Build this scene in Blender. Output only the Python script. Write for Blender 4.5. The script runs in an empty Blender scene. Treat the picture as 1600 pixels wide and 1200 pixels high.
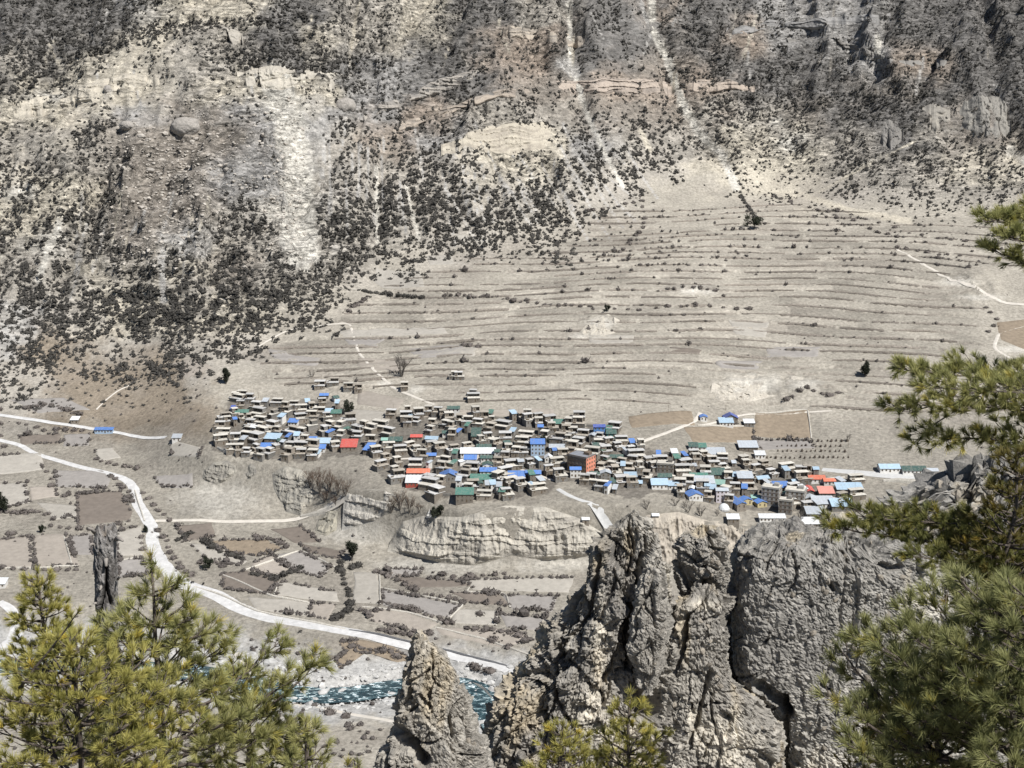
import bpy, math, random
import numpy as np
from math import radians, sin, cos, tan, pi
random.seed(7); np.random.seed(7)
sc = bpy.context.scene
C = sc.collection

# ------------------------------------------------------------------ camera
H = 366.0                      # camera height above the river
F = 2198.0                     # focal length in pixels of the 1600 px wide photo
PITCH = radians(13.7)
CP, SP = cos(PITCH), sin(PITCH)
cam = bpy.data.cameras.new('camera'); camo = bpy.data.objects.new('camera', cam); C.objects.link(camo)
camo.location = (0, 0, H); camo.rotation_euler = (pi/2 - PITCH, 0, 0)
cam.sensor_width = 36; cam.lens = 36*F/1600; cam.clip_start = 0.5; cam.clip_end = 8000
sc.camera = camo

# ------------------------------------------------------------------ light
SUN_EL, SUN_AZ = radians(52), radians(134)        # azimuth clockwise from +Y (view direction)
w = bpy.data.worlds.new('World'); sc.world = w; w.use_nodes = True
nt = w.node_tree; nt.nodes.clear()
sky = nt.nodes.new('ShaderNodeTexSky'); sky.sky_type = 'NISHITA'; sky.sun_disc = False
sky.sun_elevation = SUN_EL; sky.sun_rotation = SUN_AZ; sky.altitude = 3500; sky.dust_density = 1.2
bg = nt.nodes.new('ShaderNodeBackground'); bg.inputs[1].default_value = 0.06
wo = nt.nodes.new('ShaderNodeOutputWorld')
nt.links.new(sky.outputs[0], bg.inputs[0]); nt.links.new(bg.outputs[0], wo.inputs[0])
sl = bpy.data.lights.new('sun', 'SUN'); sl.energy = 4.9; sl.angle = radians(0.5); sl.color = (1, .98, .945)
so = bpy.data.objects.new('sun', sl); C.objects.link(so)
so.rotation_euler = (pi/2 - SUN_EL, 0, pi - SUN_AZ); so.location = (200, -100, 700)
sc.view_settings.view_transform = 'Standard'; sc.view_settings.look = 'None'
sc.view_settings.exposure = 0.42; sc.view_settings.gamma = 1; sc.view_settings.use_curve_mapping = False
sc.cycles.max_bounces = 5; sc.cycles.diffuse_bounces = 3; sc.cycles.glossy_bounces = 2
sc.cycles.transmission_bounces = 2; sc.cycles.use_denoising = True

# ------------------------------------------------------------------ noise
def _h(ix, iy, iz, seed):
    n = (ix.astype(np.int64)*374761393 + iy.astype(np.int64)*668265263 + iz.astype(np.int64)*2147483647 + seed*974711) & 0xFFFFFFFF
    n = ((n ^ (n >> 13)) * 1274126177) & 0xFFFFFFFF
    n = ((n ^ (n >> 16)) * 2246822519) & 0xFFFFFFFF
    return ((n ^ (n >> 15)) & 0xFFFFFF) / float(0xFFFFFF)
def vn2(x, y, seed=0):
    x = np.asarray(x, float); y = np.asarray(y, float)
    ix = np.floor(x); iy = np.floor(y); fx = x-ix; fy = y-iy
    fx = fx*fx*fx*(fx*(fx*6-15)+10); fy = fy*fy*fy*(fy*(fy*6-15)+10)
    ix = ix.astype(np.int64); iy = iy.astype(np.int64); z = np.zeros_like(ix)
    a = _h(ix, iy, z, seed); b = _h(ix+1, iy, z, seed); c = _h(ix, iy+1, z, seed); d = _h(ix+1, iy+1, z, seed)
    return (a*(1-fx)+b*fx)*(1-fy) + (c*(1-fx)+d*fx)*fy
def fbm2(x, y, o=4, seed=0, g=.5):
    s = 0; a = 1; t = 0
    for k in range(o):
        s = s + a*vn2(x*2**k+k*17.3, y*2**k+k*9.1, seed+k); t += a; a *= g
    return s/t*2-1
def ridge2(x, y, o=4, seed=0):
    s = 0; a = 1; t = 0
    for k in range(o):
        n = 1-np.abs(vn2(x*2**k+k*17.3, y*2**k+k*9.1, seed+k)*2-1); s = s+a*n*n; t += a; a *= .5
    return s/t
def vn3(x, y, z, seed=0):
    ix = np.floor(x); iy = np.floor(y); iz = np.floor(z); fx = x-ix; fy = y-iy; fz = z-iz
    fx = fx*fx*(3-2*fx); fy = fy*fy*(3-2*fy); fz = fz*fz*(3-2*fz)
    ix = ix.astype(np.int64); iy = iy.astype(np.int64); iz = iz.astype(np.int64)
    r = 0
    for dx in (0, 1):
        for dy in (0, 1):
            for dz in (0, 1):
                r = r + _h(ix+dx, iy+dy, iz+dz, seed)*(fx if dx else 1-fx)*(fy if dy else 1-fy)*(fz if dz else 1-fz)
    return r
def fbm3(p, sc_, o=4, seed=0, g=.5):
    s = 0; a = 1; t = 0
    for k in range(o):
        f = 2**k/sc_
        s = s+a*vn3(p[:, 0]*f+k*7.7, p[:, 1]*f+k*3.1, p[:, 2]*f+k*11.9, seed+k); t += a; a *= g
    return s/t*2-1
def worley3(p, sc_, seed=0):
    q = p/sc_; i = np.floor(q).astype(np.int64)
    f1 = np.full(len(p), 9.); f2 = np.full(len(p), 9.); idn = np.zeros(len(p))
    for dx in (-1, 0, 1):
        for dy in (-1, 0, 1):
            for dz in (-1, 0, 1):
                a = i[:, 0]+dx; b = i[:, 1]+dy; c = i[:, 2]+dz
                px_ = a+_h(a, b, c, seed); py_ = b+_h(a, b, c, seed+1); pz_ = c+_h(a, b, c, seed+2)
                d = np.sqrt((q[:, 0]-px_)**2+(q[:, 1]-py_)**2+(q[:, 2]-pz_)**2)
                m = d < f1
                f2 = np.where(m, f1, np.minimum(f2, d)); idn = np.where(m, _h(a, b, c, seed+3), idn); f1 = np.where(m, d, f1)
    return f1, f2, idn
def sstep(a, b, x):
    t = np.clip((x-a)/(b-a), 0, 1); return t*t*(3-2*t)

# ------------------------------------------------------------------ projection helpers (photo pixel <-> place)
def kz(py):            # dz per metre of forward distance for the ray through row py
    v = (600-np.asarray(py, float))/F
    return (v*CP-SP)/(CP+v*SP)
def sx(px, py):        # dx per metre of forward distance
    v = (600-np.asarray(py, float))/F
    return (np.asarray(px, float)-800)/F/(CP+v*SP)
def to_px(x, y, z):
    d = y*CP-(z-H)*SP; v = (y*SP+(z-H)*CP)/d
    return 800+F*x/d, 600-F*v
def at(px, py, Y):     # the point of that ray at forward distance Y
    return np.array([sx(px, py)*Y, Y, H+Y*kz(py)])

# ------------------------------------------------------------------ materials
MATS = {}
def nodes(m):
    m.use_nodes = True; t = m.node_tree; t.nodes.clear()
    o = t.nodes.new('ShaderNodeOutputMaterial'); b = t.nodes.new('ShaderNodeBsdfPrincipled')
    b.inputs['Specular IOR Level'].default_value = .2
    t.links.new(b.outputs[0], o.inputs[0]); return t, b, o
def N(t, k, **kw):
    n = t.nodes.new(k)
    for a, v in kw.items():
        if a in n.inputs: n.inputs[a].default_value = v
        else: setattr(n, a, v)
    return n
def mat(name, col, var=.15, scale=.6, rough=.85, bump=.0, bscale=3., rand=.0, spec=.2, metal=0., attr=None, coords='Object', detail=5):
    if name in MATS: return MATS[name]
    m = bpy.data.materials.new(name); t, b, o = nodes(m); L = t.links.new
    b.inputs['Roughness'].default_value = rough; b.inputs['Specular IOR Level'].default_value = spec; b.inputs['Metallic'].default_value = metal
    tc = N(t, 'ShaderNodeTexCoord')
    if coords == 'World': src = N(t, 'ShaderNodeNewGeometry').outputs['Position']
    else: src = tc.outputs['Object']
    nz = N(t, 'ShaderNodeTexNoise', Scale=scale, Detail=detail, Roughness=.62); L(src, nz.inputs['Vector'])
    mr = N(t, 'ShaderNodeMapRange'); mr.inputs[1].default_value = .25; mr.inputs[2].default_value = .75
    mr.inputs[3].default_value = 1-var; mr.inputs[4].default_value = 1+var; L(nz.outputs[0], mr.inputs[0])
    val = mr.outputs[0]
    if rand:
        oi = N(t, 'ShaderNodeObjectInfo'); r2 = N(t, 'ShaderNodeMapRange'); r2.inputs[3].default_value = 1-rand; r2.inputs[4].default_value = 1+rand
        L(oi.outputs['Random'], r2.inputs[0]); mm = N(t, 'ShaderNodeMath', operation='MULTIPLY'); L(val, mm.inputs[0]); L(r2.outputs[0], mm.inputs[1]); val = mm.outputs[0]
    vm = N(t, 'ShaderNodeVectorMath', operation='SCALE'); L(val, vm.inputs['Scale'])
    if attr:
        at_ = N(t, 'ShaderNodeAttribute', attribute_name=attr); L(at_.outputs['Color'], vm.inputs[0])
    else: vm.inputs[0].default_value = col[:3]
    L(vm.outputs[0], b.inputs['Base Color'])
    if bump:
        n2 = N(t, 'ShaderNodeTexNoise', Scale=bscale, Detail=6, Roughness=.65); L(src, n2.inputs['Vector'])
        bp = N(t, 'ShaderNodeBump', Strength=.9, Distance=bump); L(n2.outputs[0], bp.inputs['Height']); L(bp.outputs[0], b.inputs['Normal'])
    MATS[name] = m; return m

def terrain_mat():
    m = bpy.data.materials.new('hill_ground'); t, b, o = nodes(m); L = t.links.new
    b.inputs['Roughness'].default_value = .95; b.inputs['Specular IOR Level'].default_value = .1
    pos = N(t, 'ShaderNodeNewGeometry').outputs['Position']
    at_ = N(t, 'ShaderNodeAttribute', attribute_name='Col'); rk = N(t, 'ShaderNodeAttribute', attribute_name='rock')
    n1 = N(t, 'ShaderNodeTexNoise', Scale=.35, Detail=6, Roughness=.7); L(pos, n1.inputs['Vector'])
    n2 = N(t, 'ShaderNodeTexNoise', Scale=.03, Detail=5, Roughness=.6); L(pos, n2.inputs['Vector'])
    mp = N(t, 'ShaderNodeMapping'); mp.inputs['Scale'].default_value = (.09, .14, .26); mp.inputs['Rotation'].default_value = (0.1, .35, .2); L(pos, mp.inputs[0])
    n3 = N(t, 'ShaderNodeTexNoise', Scale=1., Detail=7, Roughness=.68, Distortion=.6); L(mp.outputs[0], n3.inputs['Vector'])
    def rng(src, lo, hi, a=.3, z=.7):
        r = N(t, 'ShaderNodeMapRange'); r.inputs[1].default_value = a; r.inputs[2].default_value = z; r.inputs[3].default_value = lo; r.inputs[4].default_value = hi
        L(src, r.inputs[0]); return r.outputs[0]
    def mul(a, c):
        q = N(t, 'ShaderNodeMath', operation='MULTIPLY'); L(a, q.inputs[0]); L(c, q.inputs[1]); return q.outputs[0]
    v = mul(rng(n1.outputs[0], .60, 1.36), rng(n2.outputs[0], .86, 1.14))
    mx = N(t, 'ShaderNodeMix'); mx.data_type = 'FLOAT'; mx.inputs['A'].default_value = 1
    L(rk.outputs['Fac'], mx.inputs['Factor']); L(rng(n3.outputs[0], .34, 1.55, .38, .62), mx.inputs['B'])
    v = mul(v, mx.outputs['Result'])
    vm = N(t, 'ShaderNodeVectorMath', operation='SCALE'); L(at_.outputs['Color'], vm.inputs[0]); L(v, vm.inputs['Scale']); L(vm.outputs[0], b.inputs['Base Color'])
    hs = N(t, 'ShaderNodeMath', operation='MULTIPLY'); L(n3.outputs[0], hs.inputs[0]); L(rk.outputs['Fac'], hs.inputs[1])
    h2 = N(t, 'ShaderNodeMath', operation='MULTIPLY_ADD'); L(n1.outputs[0], h2.inputs[0]); h2.inputs[1].default_value = .25
    h3 = N(t, 'ShaderNodeMath', operation='MULTIPLY'); L(hs.outputs[0], h3.inputs[0]); h3.inputs[1].default_value = 2.2; L(h3.outputs[0], h2.inputs[2])
    bp = N(t, 'ShaderNodeBump', Strength=1., Distance=3.2); L(h2.outputs[0], bp.inputs['Height']); L(bp.outputs[0], b.inputs['Normal'])
    return m

# ------------------------------------------------------------------ mesh helpers
def mesh_np(name, V, Q, smooth=False, col=None, extra=None):
    V = np.asarray(V, np.float32); Q = np.asarray(Q, np.int32); k = Q.shape[1]
    me = bpy.data.meshes.new(name)
    me.vertices.add(len(V)); me.vertices.foreach_set('co', V.ravel())
    me.loops.add(Q.size); me.loops.foreach_set('vertex_index', Q.ravel())
    me.polygons.add(len(Q)); me.polygons.foreach_set('loop_start', np.arange(0, Q.size, k, dtype=np.int32))
    try: me.polygons.foreach_set('loop_total', np.full(len(Q), k, np.int32))
    except Exception: pass
    me.update(calc_edges=True)
    me.polygons.foreach_set('use_smooth', np.full(len(Q), smooth, bool))
    if col is not None:
        a = me.color_attributes.new('Col', 'FLOAT_COLOR', 'POINT')
        c = np.ones((len(V), 4), np.float32); c[:, :3] = col; a.data.foreach_set('color', c.ravel())
    if extra:
        for nm, arr in extra.items():
            a = me.attributes.new(nm, 'FLOAT', 'POINT'); a.data.foreach_set('value', np.asarray(arr, np.float32))
    return me
def ob(name, me, m=None, parent=None, loc=None, rz=0):
    o = bpy.data.objects.new(name, me); C.objects.link(o)
    if m is not None and me is not None and not me.materials: me.materials.append(m)
    if parent is not None: o.parent = parent
    if loc is not None: o.location = tuple(float(q) for q in loc)
    if rz: o.rotation_euler = (0, 0, rz)
    return o
def tag(o, label=None, cat=None, group=None, kind=None):
    if label: o['label'] = label
    if cat: o['category'] = cat
    if group: o['group'] = group
    if kind: o['kind'] = kind
    return o
def empty(name, loc, rz=0):
    o = bpy.data.objects.new(name, None); C.objects.link(o); o.location = tuple(float(q) for q in loc); o.rotation_euler = (0, 0, rz)
    o.empty_display_size = .5; return o
class MB:
    def __init__(s): s.v = []; s.f = []
    def box(s, x0, x1, y0, y1, z0, z1):
        n = len(s.v)
        s.v += [(x0, y0, z0), (x1, y0, z0), (x1, y1, z0), (x0, y1, z0), (x0, y0, z1), (x1, y0, z1), (x1, y1, z1), (x0, y1, z1)]
        s.f += [tuple(n+i for i in q) for q in ((0, 3, 2, 1), (4, 5, 6, 7), (0, 1, 5, 4), (1, 2, 6, 5), (2, 3, 7, 6), (3, 0, 4, 7))]
        return s
    def poly(s, vs, fs):
        n = len(s.v); s.v += [tuple(map(float, q)) for q in vs]; s.f += [tuple(n+i for i in q) for q in fs]; return s
    def tube(s, pts, rads, n=6):
        pts = [np.array(p, float) for p in pts]; b = len(s.v)
        for i, p in enumerate(pts):
            d = pts[min(i+1, len(pts)-1)]-pts[max(i-1, 0)]; d = d/(np.linalg.norm(d)+1e-9)
            u = np.cross(d, (0, 0, 1.) if abs(d[2]) < .9 else (1., 0, 0)); u /= np.linalg.norm(u); v = np.cross(d, u)
            for k in range(n):
                a = 2*pi*k/n; q = p+(u*cos(a)+v*sin(a))*rads[i]; s.v.append(tuple(q))
        for i in range(len(pts)-1):
            for k in range(n):
                s.f.append((b+i*n+k, b+i*n+(k+1) % n, b+(i+1)*n+(k+1) % n, b+(i+1)*n+k))
        s.f.append(tuple(b+k for k in range(n))[::-1]); s.f.append(tuple(b+(len(pts)-1)*n+k for k in range(n)))
        return s
    def mesh(s, name, smooth=False):
        me = bpy.data.meshes.new(name); me.from_pydata(s.v, [], s.f); me.update()
        if smooth:
            for p in me.polygons: p.use_smooth = True
        return me
def grid_q(nr, nc):
    i = np.arange(nr-1)[:, None]*nc+np.arange(nc-1)[None, :]
    return np.stack([i, i+1, i+nc+1, i+nc], -1).reshape(-1, 4)
def ico(level=1):
    import bmesh
    bm = bmesh.new(); bmesh.ops.create_icosphere(bm, subdivisions=level, radius=1.0)
    bm.verts.ensure_lookup_table(); V = np.array([v.co[:] for v in bm.verts]); T = np.array([[v.index for v in f.verts] for f in bm.faces]); bm.free()
    return V, T

# ------------------------------------------------------------------ the valley: height field from control profiles
# rows of the photo (near to far); 'z' = height above river there, 's' = slope up to the next row
MT = [(480, 's', .62), (330, 's', .74), (200, 's', .66), (90, 's', .85), (0, 's', .7), (-160, 's', .6)]
def prof(base, foot):
    return base + [e for e in MT if e[0] < foot-25]
COLS = {
 -300: prof([(1200, 'z', 16), (1080, 'z', 3), (1000, 'z', 12), (900, 'z', 22), (700, 'z', 45), (650, 'z', 58), (600, 's', .25), (570, 's', .35)], 570),
 0:    prof([(1200, 'z', 14), (1080, 'z', 3), (1000, 'z', 11), (900, 'z', 20), (700, 'z', 45), (650, 'z', 58), (600, 's', .25), (565, 's', .35)], 565),
 200:  prof([(1200, 'z', 12), (1085, 'z', 3), (1030, 'z', 5), (980, 'z', 12), (900, 'z', 18), (830, 'z', 25), (700, 'z', 46), (650, 'z', 59), (600, 's', .25), (555, 's', .3)], 555),
 330:  prof([(1200, 'z', 12), (1090, 'z', 1), (1040, 'z', 5), (900, 'z', 17), (830, 'z', 24), (765, 'z', 38), (712, 'z', 60), (620, 's', .15), (545, 's', .22)], 545),
 450:  prof([(1200, 'z', 12), (1090, 'z', 0), (1040, 'z', 6), (900, 'z', 16), (825, 'z', 25), (795, 'z', 32), (722, 'z', 61), (620, 's', .15), (505, 's', .2)], 505),
 600:  prof([(1200, 'z', 12), (1090, 'z', 0), (1040, 'z', 6), (900, 'z', 16), (850, 'z', 22), (770, 'z', 58), (640, 's', .15), (435, 's', .19)], 435),
 750:  prof([(1200, 'z', 12), (1090, 'z', 0), (1045, 'z', 6), (885, 'z', 21), (800, 'z', 57), (640, 's', .15), (395, 's', .2)], 395),
 900:  prof([(1200, 'z', 12), (1095, 'z', 0), (1050, 'z', 6), (880, 'z', 22), (787, 'z', 61), (650, 's', .15), (350, 's', .2)], 350),
 1050: prof([(1200, 'z', 12), (1095, 'z', 0), (1050, 'z', 6), (880, 'z', 23), (792, 'z', 60), (660, 's', .15), (300, 's', .2)], 300),
 1200: prof([(1200, 'z', 12), (1095, 'z', 0), (1050, 'z', 6), (875, 'z', 25), (818, 'z', 60), (690, 's', .13), (610, 's', .24), (300, 's', .2)], 300),
 1400: prof([(1200, 'z', 12), (1095, 'z', 0), (1050, 'z', 6), (880, 'z', 25), (815, 'z', 60), (700, 's', .13), (600, 's', .22), (332, 's', .2)], 332),
 1600: prof([(1200, 'z', 12), (1095, 'z', 0), (1050, 'z', 6), (880, 'z', 25), (815, 'z', 60), (700, 's', .14), (340, 's', .21)], 340),
 1900: prof([(1200, 'z', 12), (1095, 'z', 0), (1050, 'z', 6), (880, 'z', 25), (815, 'z', 60), (700, 's', .14), (345, 's', .21)], 345),
}
FOOT_X = [-300, 0, 200, 330, 400, 450, 520, 560, 600, 680, 750, 850, 900, 950, 1050, 1150, 1250, 1400, 1600, 1900]
FOOT_Y = [575, 575, 570, 560, 545, 520, 490, 460, 430, 400, 390, 380, 340, 300, 292, 290, 300, 330, 340, 345]
rows_py = np.linspace(1200, -170, 1400)
kk = kz(rows_py)                                   # increasing
col_s = []; col_Y = []
for px in sorted(COLS):
    Y = []; Z = []
    for (py, ty, val) in COLS[px]:
        k = float(kz(py))
        if ty == 'z': y = (val-H)/k; z = val
        else:
            y = (Z[-1]-val*Y[-1]-H)/(k-val); z = H+k*y
        if Y and y < Y[-1]+3: y = Y[-1]+3; z = H+k*y
        Y.append(y); Z.append(z)
    yy = np.linspace(Y[0], Y[-1], 6000); zz = np.interp(yy, Y, Z)
    kq = (zz-H)/yy; kq = np.maximum.accumulate(kq)+np.arange(6000)*1e-9
    col_Y.append(np.interp(kk, kq, yy)); col_s.append((px-800)/F/CP)
col_s = np.array(col_s); col_Y = np.array(col_Y)

NS = 590
SG = np.linspace(-.47, .47, NS)
YG = np.concatenate([np.array([1.0, 3, 6, 10]), np.arange(15, 120, 7.), np.arange(120, 600, 20.), np.arange(600, 1250, 1.6), np.arange(1250, 2060, 2.2), np.arange(2060, 2400, 25.)])
NY = len(YG)
near_Y = np.array([0, 2, 5, 60, 150, 300, 480]); near_z = np.array([H-1.7, H-1.8, H-4.5, H-45, H-106, H-198, H-300.])
Z = np.zeros((NY, NS))
# smooth interpolation of the columns across s
def cubic_cols(s):
    i = np.clip(np.searchsorted(col_s, s)-1, 0, len(col_s)-2)
    t = (s-col_s[i])/(col_s[i+1]-col_s[i]); t = t*t*(3-2*t)*.5+t*.5
    return col_Y[i]*(1-t)+col_Y[i+1]*t
for j, s in enumerate(SG):
    yc = cubic_cols(s); yc = np.maximum.accumulate(yc)+np.arange(len(yc))*1e-6
    zc = H+yc*kk
    ya = np.concatenate([near_Y, yc, [yc[-1]+700]]); za = np.concatenate([near_z, zc, [zc[-1]+430]])
    Z[:, j] = np.interp(YG, ya, za)
S2, Y2 = np.meshgrid(SG, YG); X2 = S2*Y2
def pyrow(): return to_px(X2, Y2, Z)[1]
def pxrow(): return to_px(X2, Y2, Z)[0]
PX0, PY0 = pxrow(), pyrow()
footpy = np.interp(PX0, FOOT_X, FOOT_Y)
MTN = sstep(0, 70, footpy-PY0)                      # mountain mask
# shape the mountain: buttresses and gullies running down slope, rock steps
gul = ridge2(X2/85+fbm2(X2/120, Y2/120, 2, 5)*.8, Y2/330, 4, 3)
Z += MTN*((gul-.45)*40*sstep(20, 260, footpy-PY0)+fbm2(X2/70, Y2/50, 5, 11, .55)*13*sstep(0, 120, footpy-PY0)+fbm2(X2/14, Y2/12, 3, 17)*2.6+(ridge2(X2/26+Y2/90, Y2/70-X2/60, 4, 19)-.45)*9*sstep(10, 160, footpy-PY0))
stp = Z-X2*.16+fbm2(X2/110, Y2/110, 4, 23)*26
sp = 21.; fr = stp/sp-np.floor(stp/sp)
rockm = MTN*sstep(.42, .62, fbm2(X2/140, Y2/140, 3, 31)*.5+.5+.12*sstep(1150, 1500, PX0)+.1*sstep(260, 120, PY0))
Z += rockm*(sstep(.35, .6, fr)-fr)*sp*(.25+.5*vn2(X2/30,Y2/60,29))
def _carve(P, wpx, dep):
    P = np.array(P, float); m = (PX0 > P[:, 0].min()-80) & (PX0 < P[:, 0].max()+80) & (PY0 > P[:, 1].min()-40) & (PY0 < P[:, 1].max()+30) & (Y2 > 1100)
    d = seg_dist(PX0[m]+8*fbm2(X2[m]/40, Y2[m]/40, 2, 3), PY0[m], P); Z[m] -= dep*np.exp(-(d/wpx)**2)*MTN[m]-dep*.35*np.exp(-((d-2.0*wpx)/wpx)**2)*MTN[m]
def seg_dist(X, Y, P):
    d = np.full(np.shape(X), 1e9)
    for a, b in zip(P[:-1], P[1:]):
        ab = b[:2]-a[:2]; t = np.clip(((X-a[0])*ab[0]+(Y-a[1])*ab[1])/(ab@ab+1e-9), 0, 1)
        d = np.minimum(d, np.hypot(X-a[0]-t*ab[0], Y-a[1]-t*ab[1]))
    return d
for P, wd, dp in [([(1010, -60), (1020, 45), (1042, 90), (1058, 140), (1085, 200), (1130, 245), (1150, 292)], 16, 17), ([(890, -60), (890, 70), (893, 100), (905, 140), (922, 190), (945, 240), (972, 292)], 13, 12), ([(562, -40), (552, 50), (546, 95)], 12, 12), ([(672, -40), (640, 40), (600, 75)], 12, 11), ([(440, 120), (463, 260), (470, 395)], 24, 7),
   ([(960, -60), (1000, 20)], 10, 10), ([(1180, -60), (1130, 40)], 12, 12), ([(1420, -60), (1375, 60), (1372, 110)], 14, 14), ([(1530, -40), (1560, 150), (1590, 240)], 15, 14), ([(1480, 60), (1440, 120), (1430, 160)], 12, 11), ([(740, -40), (700, 60)], 12, 12), ([(820, -40), (830, 60), (870, 110)], 12, 11), ([(90, 60), (40, 110), (0, 135)], 12, 10), ([(240, 120), (190, 190), (150, 300), (90, 440)], 16, 11), ([(350, 180), (345, 300), (330, 420)], 14, 7), ([(588, 240), (592, 390)], 8, 6), ([(634, 260), (657, 380)], 8, 6), ([(700, 270), (748, 390)], 8, 6), ([(770, 240), (800, 360)], 8, 6), ([(850, 240), (885, 330)], 8, 7)]: _carve(P, wd, dp)
# right hand bluff face in the mid distance
# fields and valley floor
flat = 1-MTN
Z += flat*sstep(600, 700, Y2)*(fbm2(X2/40, Y2/40, 3, 41)*.9+fbm2(X2/9, Y2/9, 2, 43)*.18)
Z += (1-sstep(560, 640, Y2))*fbm2(X2/12, Y2/12, 4, 47)*np.clip(Y2/60, 0, 1.2)*1.6*sstep(8, 30, Y2)
BANDS = []; _r = random.Random(3); _y = 318.
while _y < 650: BANDS.append(_y); _y += _r.uniform(7.5, 11.5) if _y < 450 else _r.uniform(9, 15)
BANDS = np.array(BANDS)
def bow(q, y): return 6*np.sin(q/190+y/90.)+.000018*(q-1020)**2*np.where(y > 400, 1, (y-360)/40.)+2*np.sin(q/53+y/25.)+np.where(q > 1300, 7*(q-1300)/300, 0)
_yb = PY0-bow(PX0, PY0); BI = np.clip(np.searchsorted(BANDS, _yb), 1, len(BANDS)-1); BH = BANDS[BI]-BANDS[BI-1]; BF = np.clip((_yb-BANDS[BI-1])/BH, 0, 1)
FAN = (1-sstep(-25, -8, footpy-PY0))*sstep(318, 330, _yb)*(1-sstep(600, 618, PY0-np.clip(PX0-900, 0, 500)*.1))*sstep(380, 430, PX0)*(1-sstep(1500, 1560, PX0)*(PY0 > 420))
FAN *= sstep(.25, .45, vn2(PX0/70+3, BI*1.7, 57))*.8+.2
Z += FAN*(np.where(BF < .80, BF/.80, (1-BF)/.20)-.5)*BH*Y2/F*.42
# the pale badland scarp above the village's right end, and small scarps in the fan
def bump_px(cx, cy, rx, ry, amp, seed):
    q = np.exp(-(((PX0-cx)/rx)**2+((PY0-cy)/ry)**2)); return amp*q*(.6+.9*ridge2(X2/14, Y2/40, 3, seed))
Z += bump_px(1180, 600, 70, 14, 5, 51)+bump_px(1260, 618, 60, 18, 4, 52)+bump_px(935, 505, 30, 12, 4, 53)+bump_px(1090, 452, 50, 8, 2.5, 54)+bump_px(1530, 450, 40, 30, 7, 55)+bump_px(650, 610, 25, 10, 2.5, 56)

# ------------------------------------------------------------------ river course
def ray_Y(px, py, y0=560.):
    px = np.atleast_1d(np.asarray(px, float)); py = np.atleast_1d(np.asarray(py, float))
    s = sx(px, py); k = kz(py)
    i0 = int(np.searchsorted(YG, y0))
    fi = np.clip((s-SG[0])/(SG[1]-SG[0]), 0, NS-1.001); i = fi.astype(int); f = fi-i
    out = np.zeros(len(px))
    for a in range(0, len(px), 2000):
        b = slice(a, a+2000)
        col = Z[i0:, i[b]]*(1-f[b])+Z[i0:, i[b]+1]*f[b]
        d = col-(H+YG[i0:, None]*k[b][None, :])
        hit = d >= 0; j = np.argmax(hit, 0); j = np.where(hit.any(0), j, len(d)-1); j = np.maximum(j, 1)
        c = np.arange(d.shape[1]); d0 = d[j-1, c]; d1 = d[j, c]
        t = np.clip(-d0/np.where(np.abs(d1-d0) < 1e-9, 1, d1-d0), 0, 1)
        out[b] = YG[i0+j-1]+t*(YG[i0+j]-YG[i0+j-1])
    return out
def ground(px, py):
    px = np.atleast_1d(np.asarray(px, float)); py = np.atleast_1d(np.asarray(py, float))
    Y = ray_Y(px, py); return np.stack([sx(px, py)*Y, Y, H+Y*kz(py)], -1)
def hz(x, y):
    x = np.asarray(x, float); y = np.asarray(y, float); s = x/y
    fi = np.clip((s-SG[0])/(SG[1]-SG[0]), 0, NS-1.001); i = fi.astype(int); f = fi-i
    j = np.clip(np.searchsorted(YG, y)-1, 0, NY-2); g = np.clip((y-YG[j])/(YG[j+1]-YG[j]), 0, 1)
    return (Z[j, i]*(1-f)+Z[j, i+1]*f)*(1-g)+(Z[j+1, i]*(1-f)+Z[j+1, i+1]*f)*g
def resample(P, step):
    P = np.asarray(P, float); d = np.r_[0, np.cumsum(np.linalg.norm(np.diff(P[:, :2], axis=0), axis=1))]
    n = max(2, int(d[-1]/step)+1); t = np.linspace(0, d[-1], n)
    Q = np.stack([np.interp(t, d, P[:, k]) for k in range(P.shape[1])], -1)
    for _ in range(3):
        if n > 4: Q[1:-1] = .25*Q[:-2]+.5*Q[1:-1]+.25*Q[2:]
    return Q
def seg_dist(X, Y, P):
    d = np.full(np.shape(X), 1e9)
    for a, b in zip(P[:-1], P[1:]):
        ab = b[:2]-a[:2]; t = np.clip(((X-a[0])*ab[0]+(Y-a[1])*ab[1])/(ab@ab+1e-9), 0, 1)
        d = np.minimum(d, np.hypot(X-a[0]-t*ab[0], Y-a[1]-t*ab[1]))
    return d
RIV_PX = [(-60, 1040), (120, 1040), (280, 1046), (380, 1062), (430, 1080), (500, 1087), (560, 1084), (620, 1071), (690, 1064), (742, 1072), (764, 1092), (775, 1125), (800, 1160)]
riv = []
for px, py in RIV_PX:
    Y = (0.5-H)/float(kz(py)); riv.append((float(sx(px, py))*Y, Y))
riv = resample(np.array(riv), 8)
sel = (YG > 600) & (YG < 860); ii = np.where(sel)[0]
dR = seg_dist(X2[ii], Y2[ii], riv)
wob = fbm2(X2[ii]/18, Y2[ii]/18, 3, 61)*4
chan = sstep(19, 10, dR+wob)
Z[ii] = Z[ii]*(1-sstep(60, 25, dR+wob))+sstep(60, 25, dR+wob)*np.minimum(Z[ii], 2.2+np.abs(fbm2(X2[ii]/10, Y2[ii]/10, 3, 62))*2.5+np.clip(dR-15, 0, 60)*.06)
Z[ii] = Z[ii]*(1-chan)+chan*(-1.6)

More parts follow.
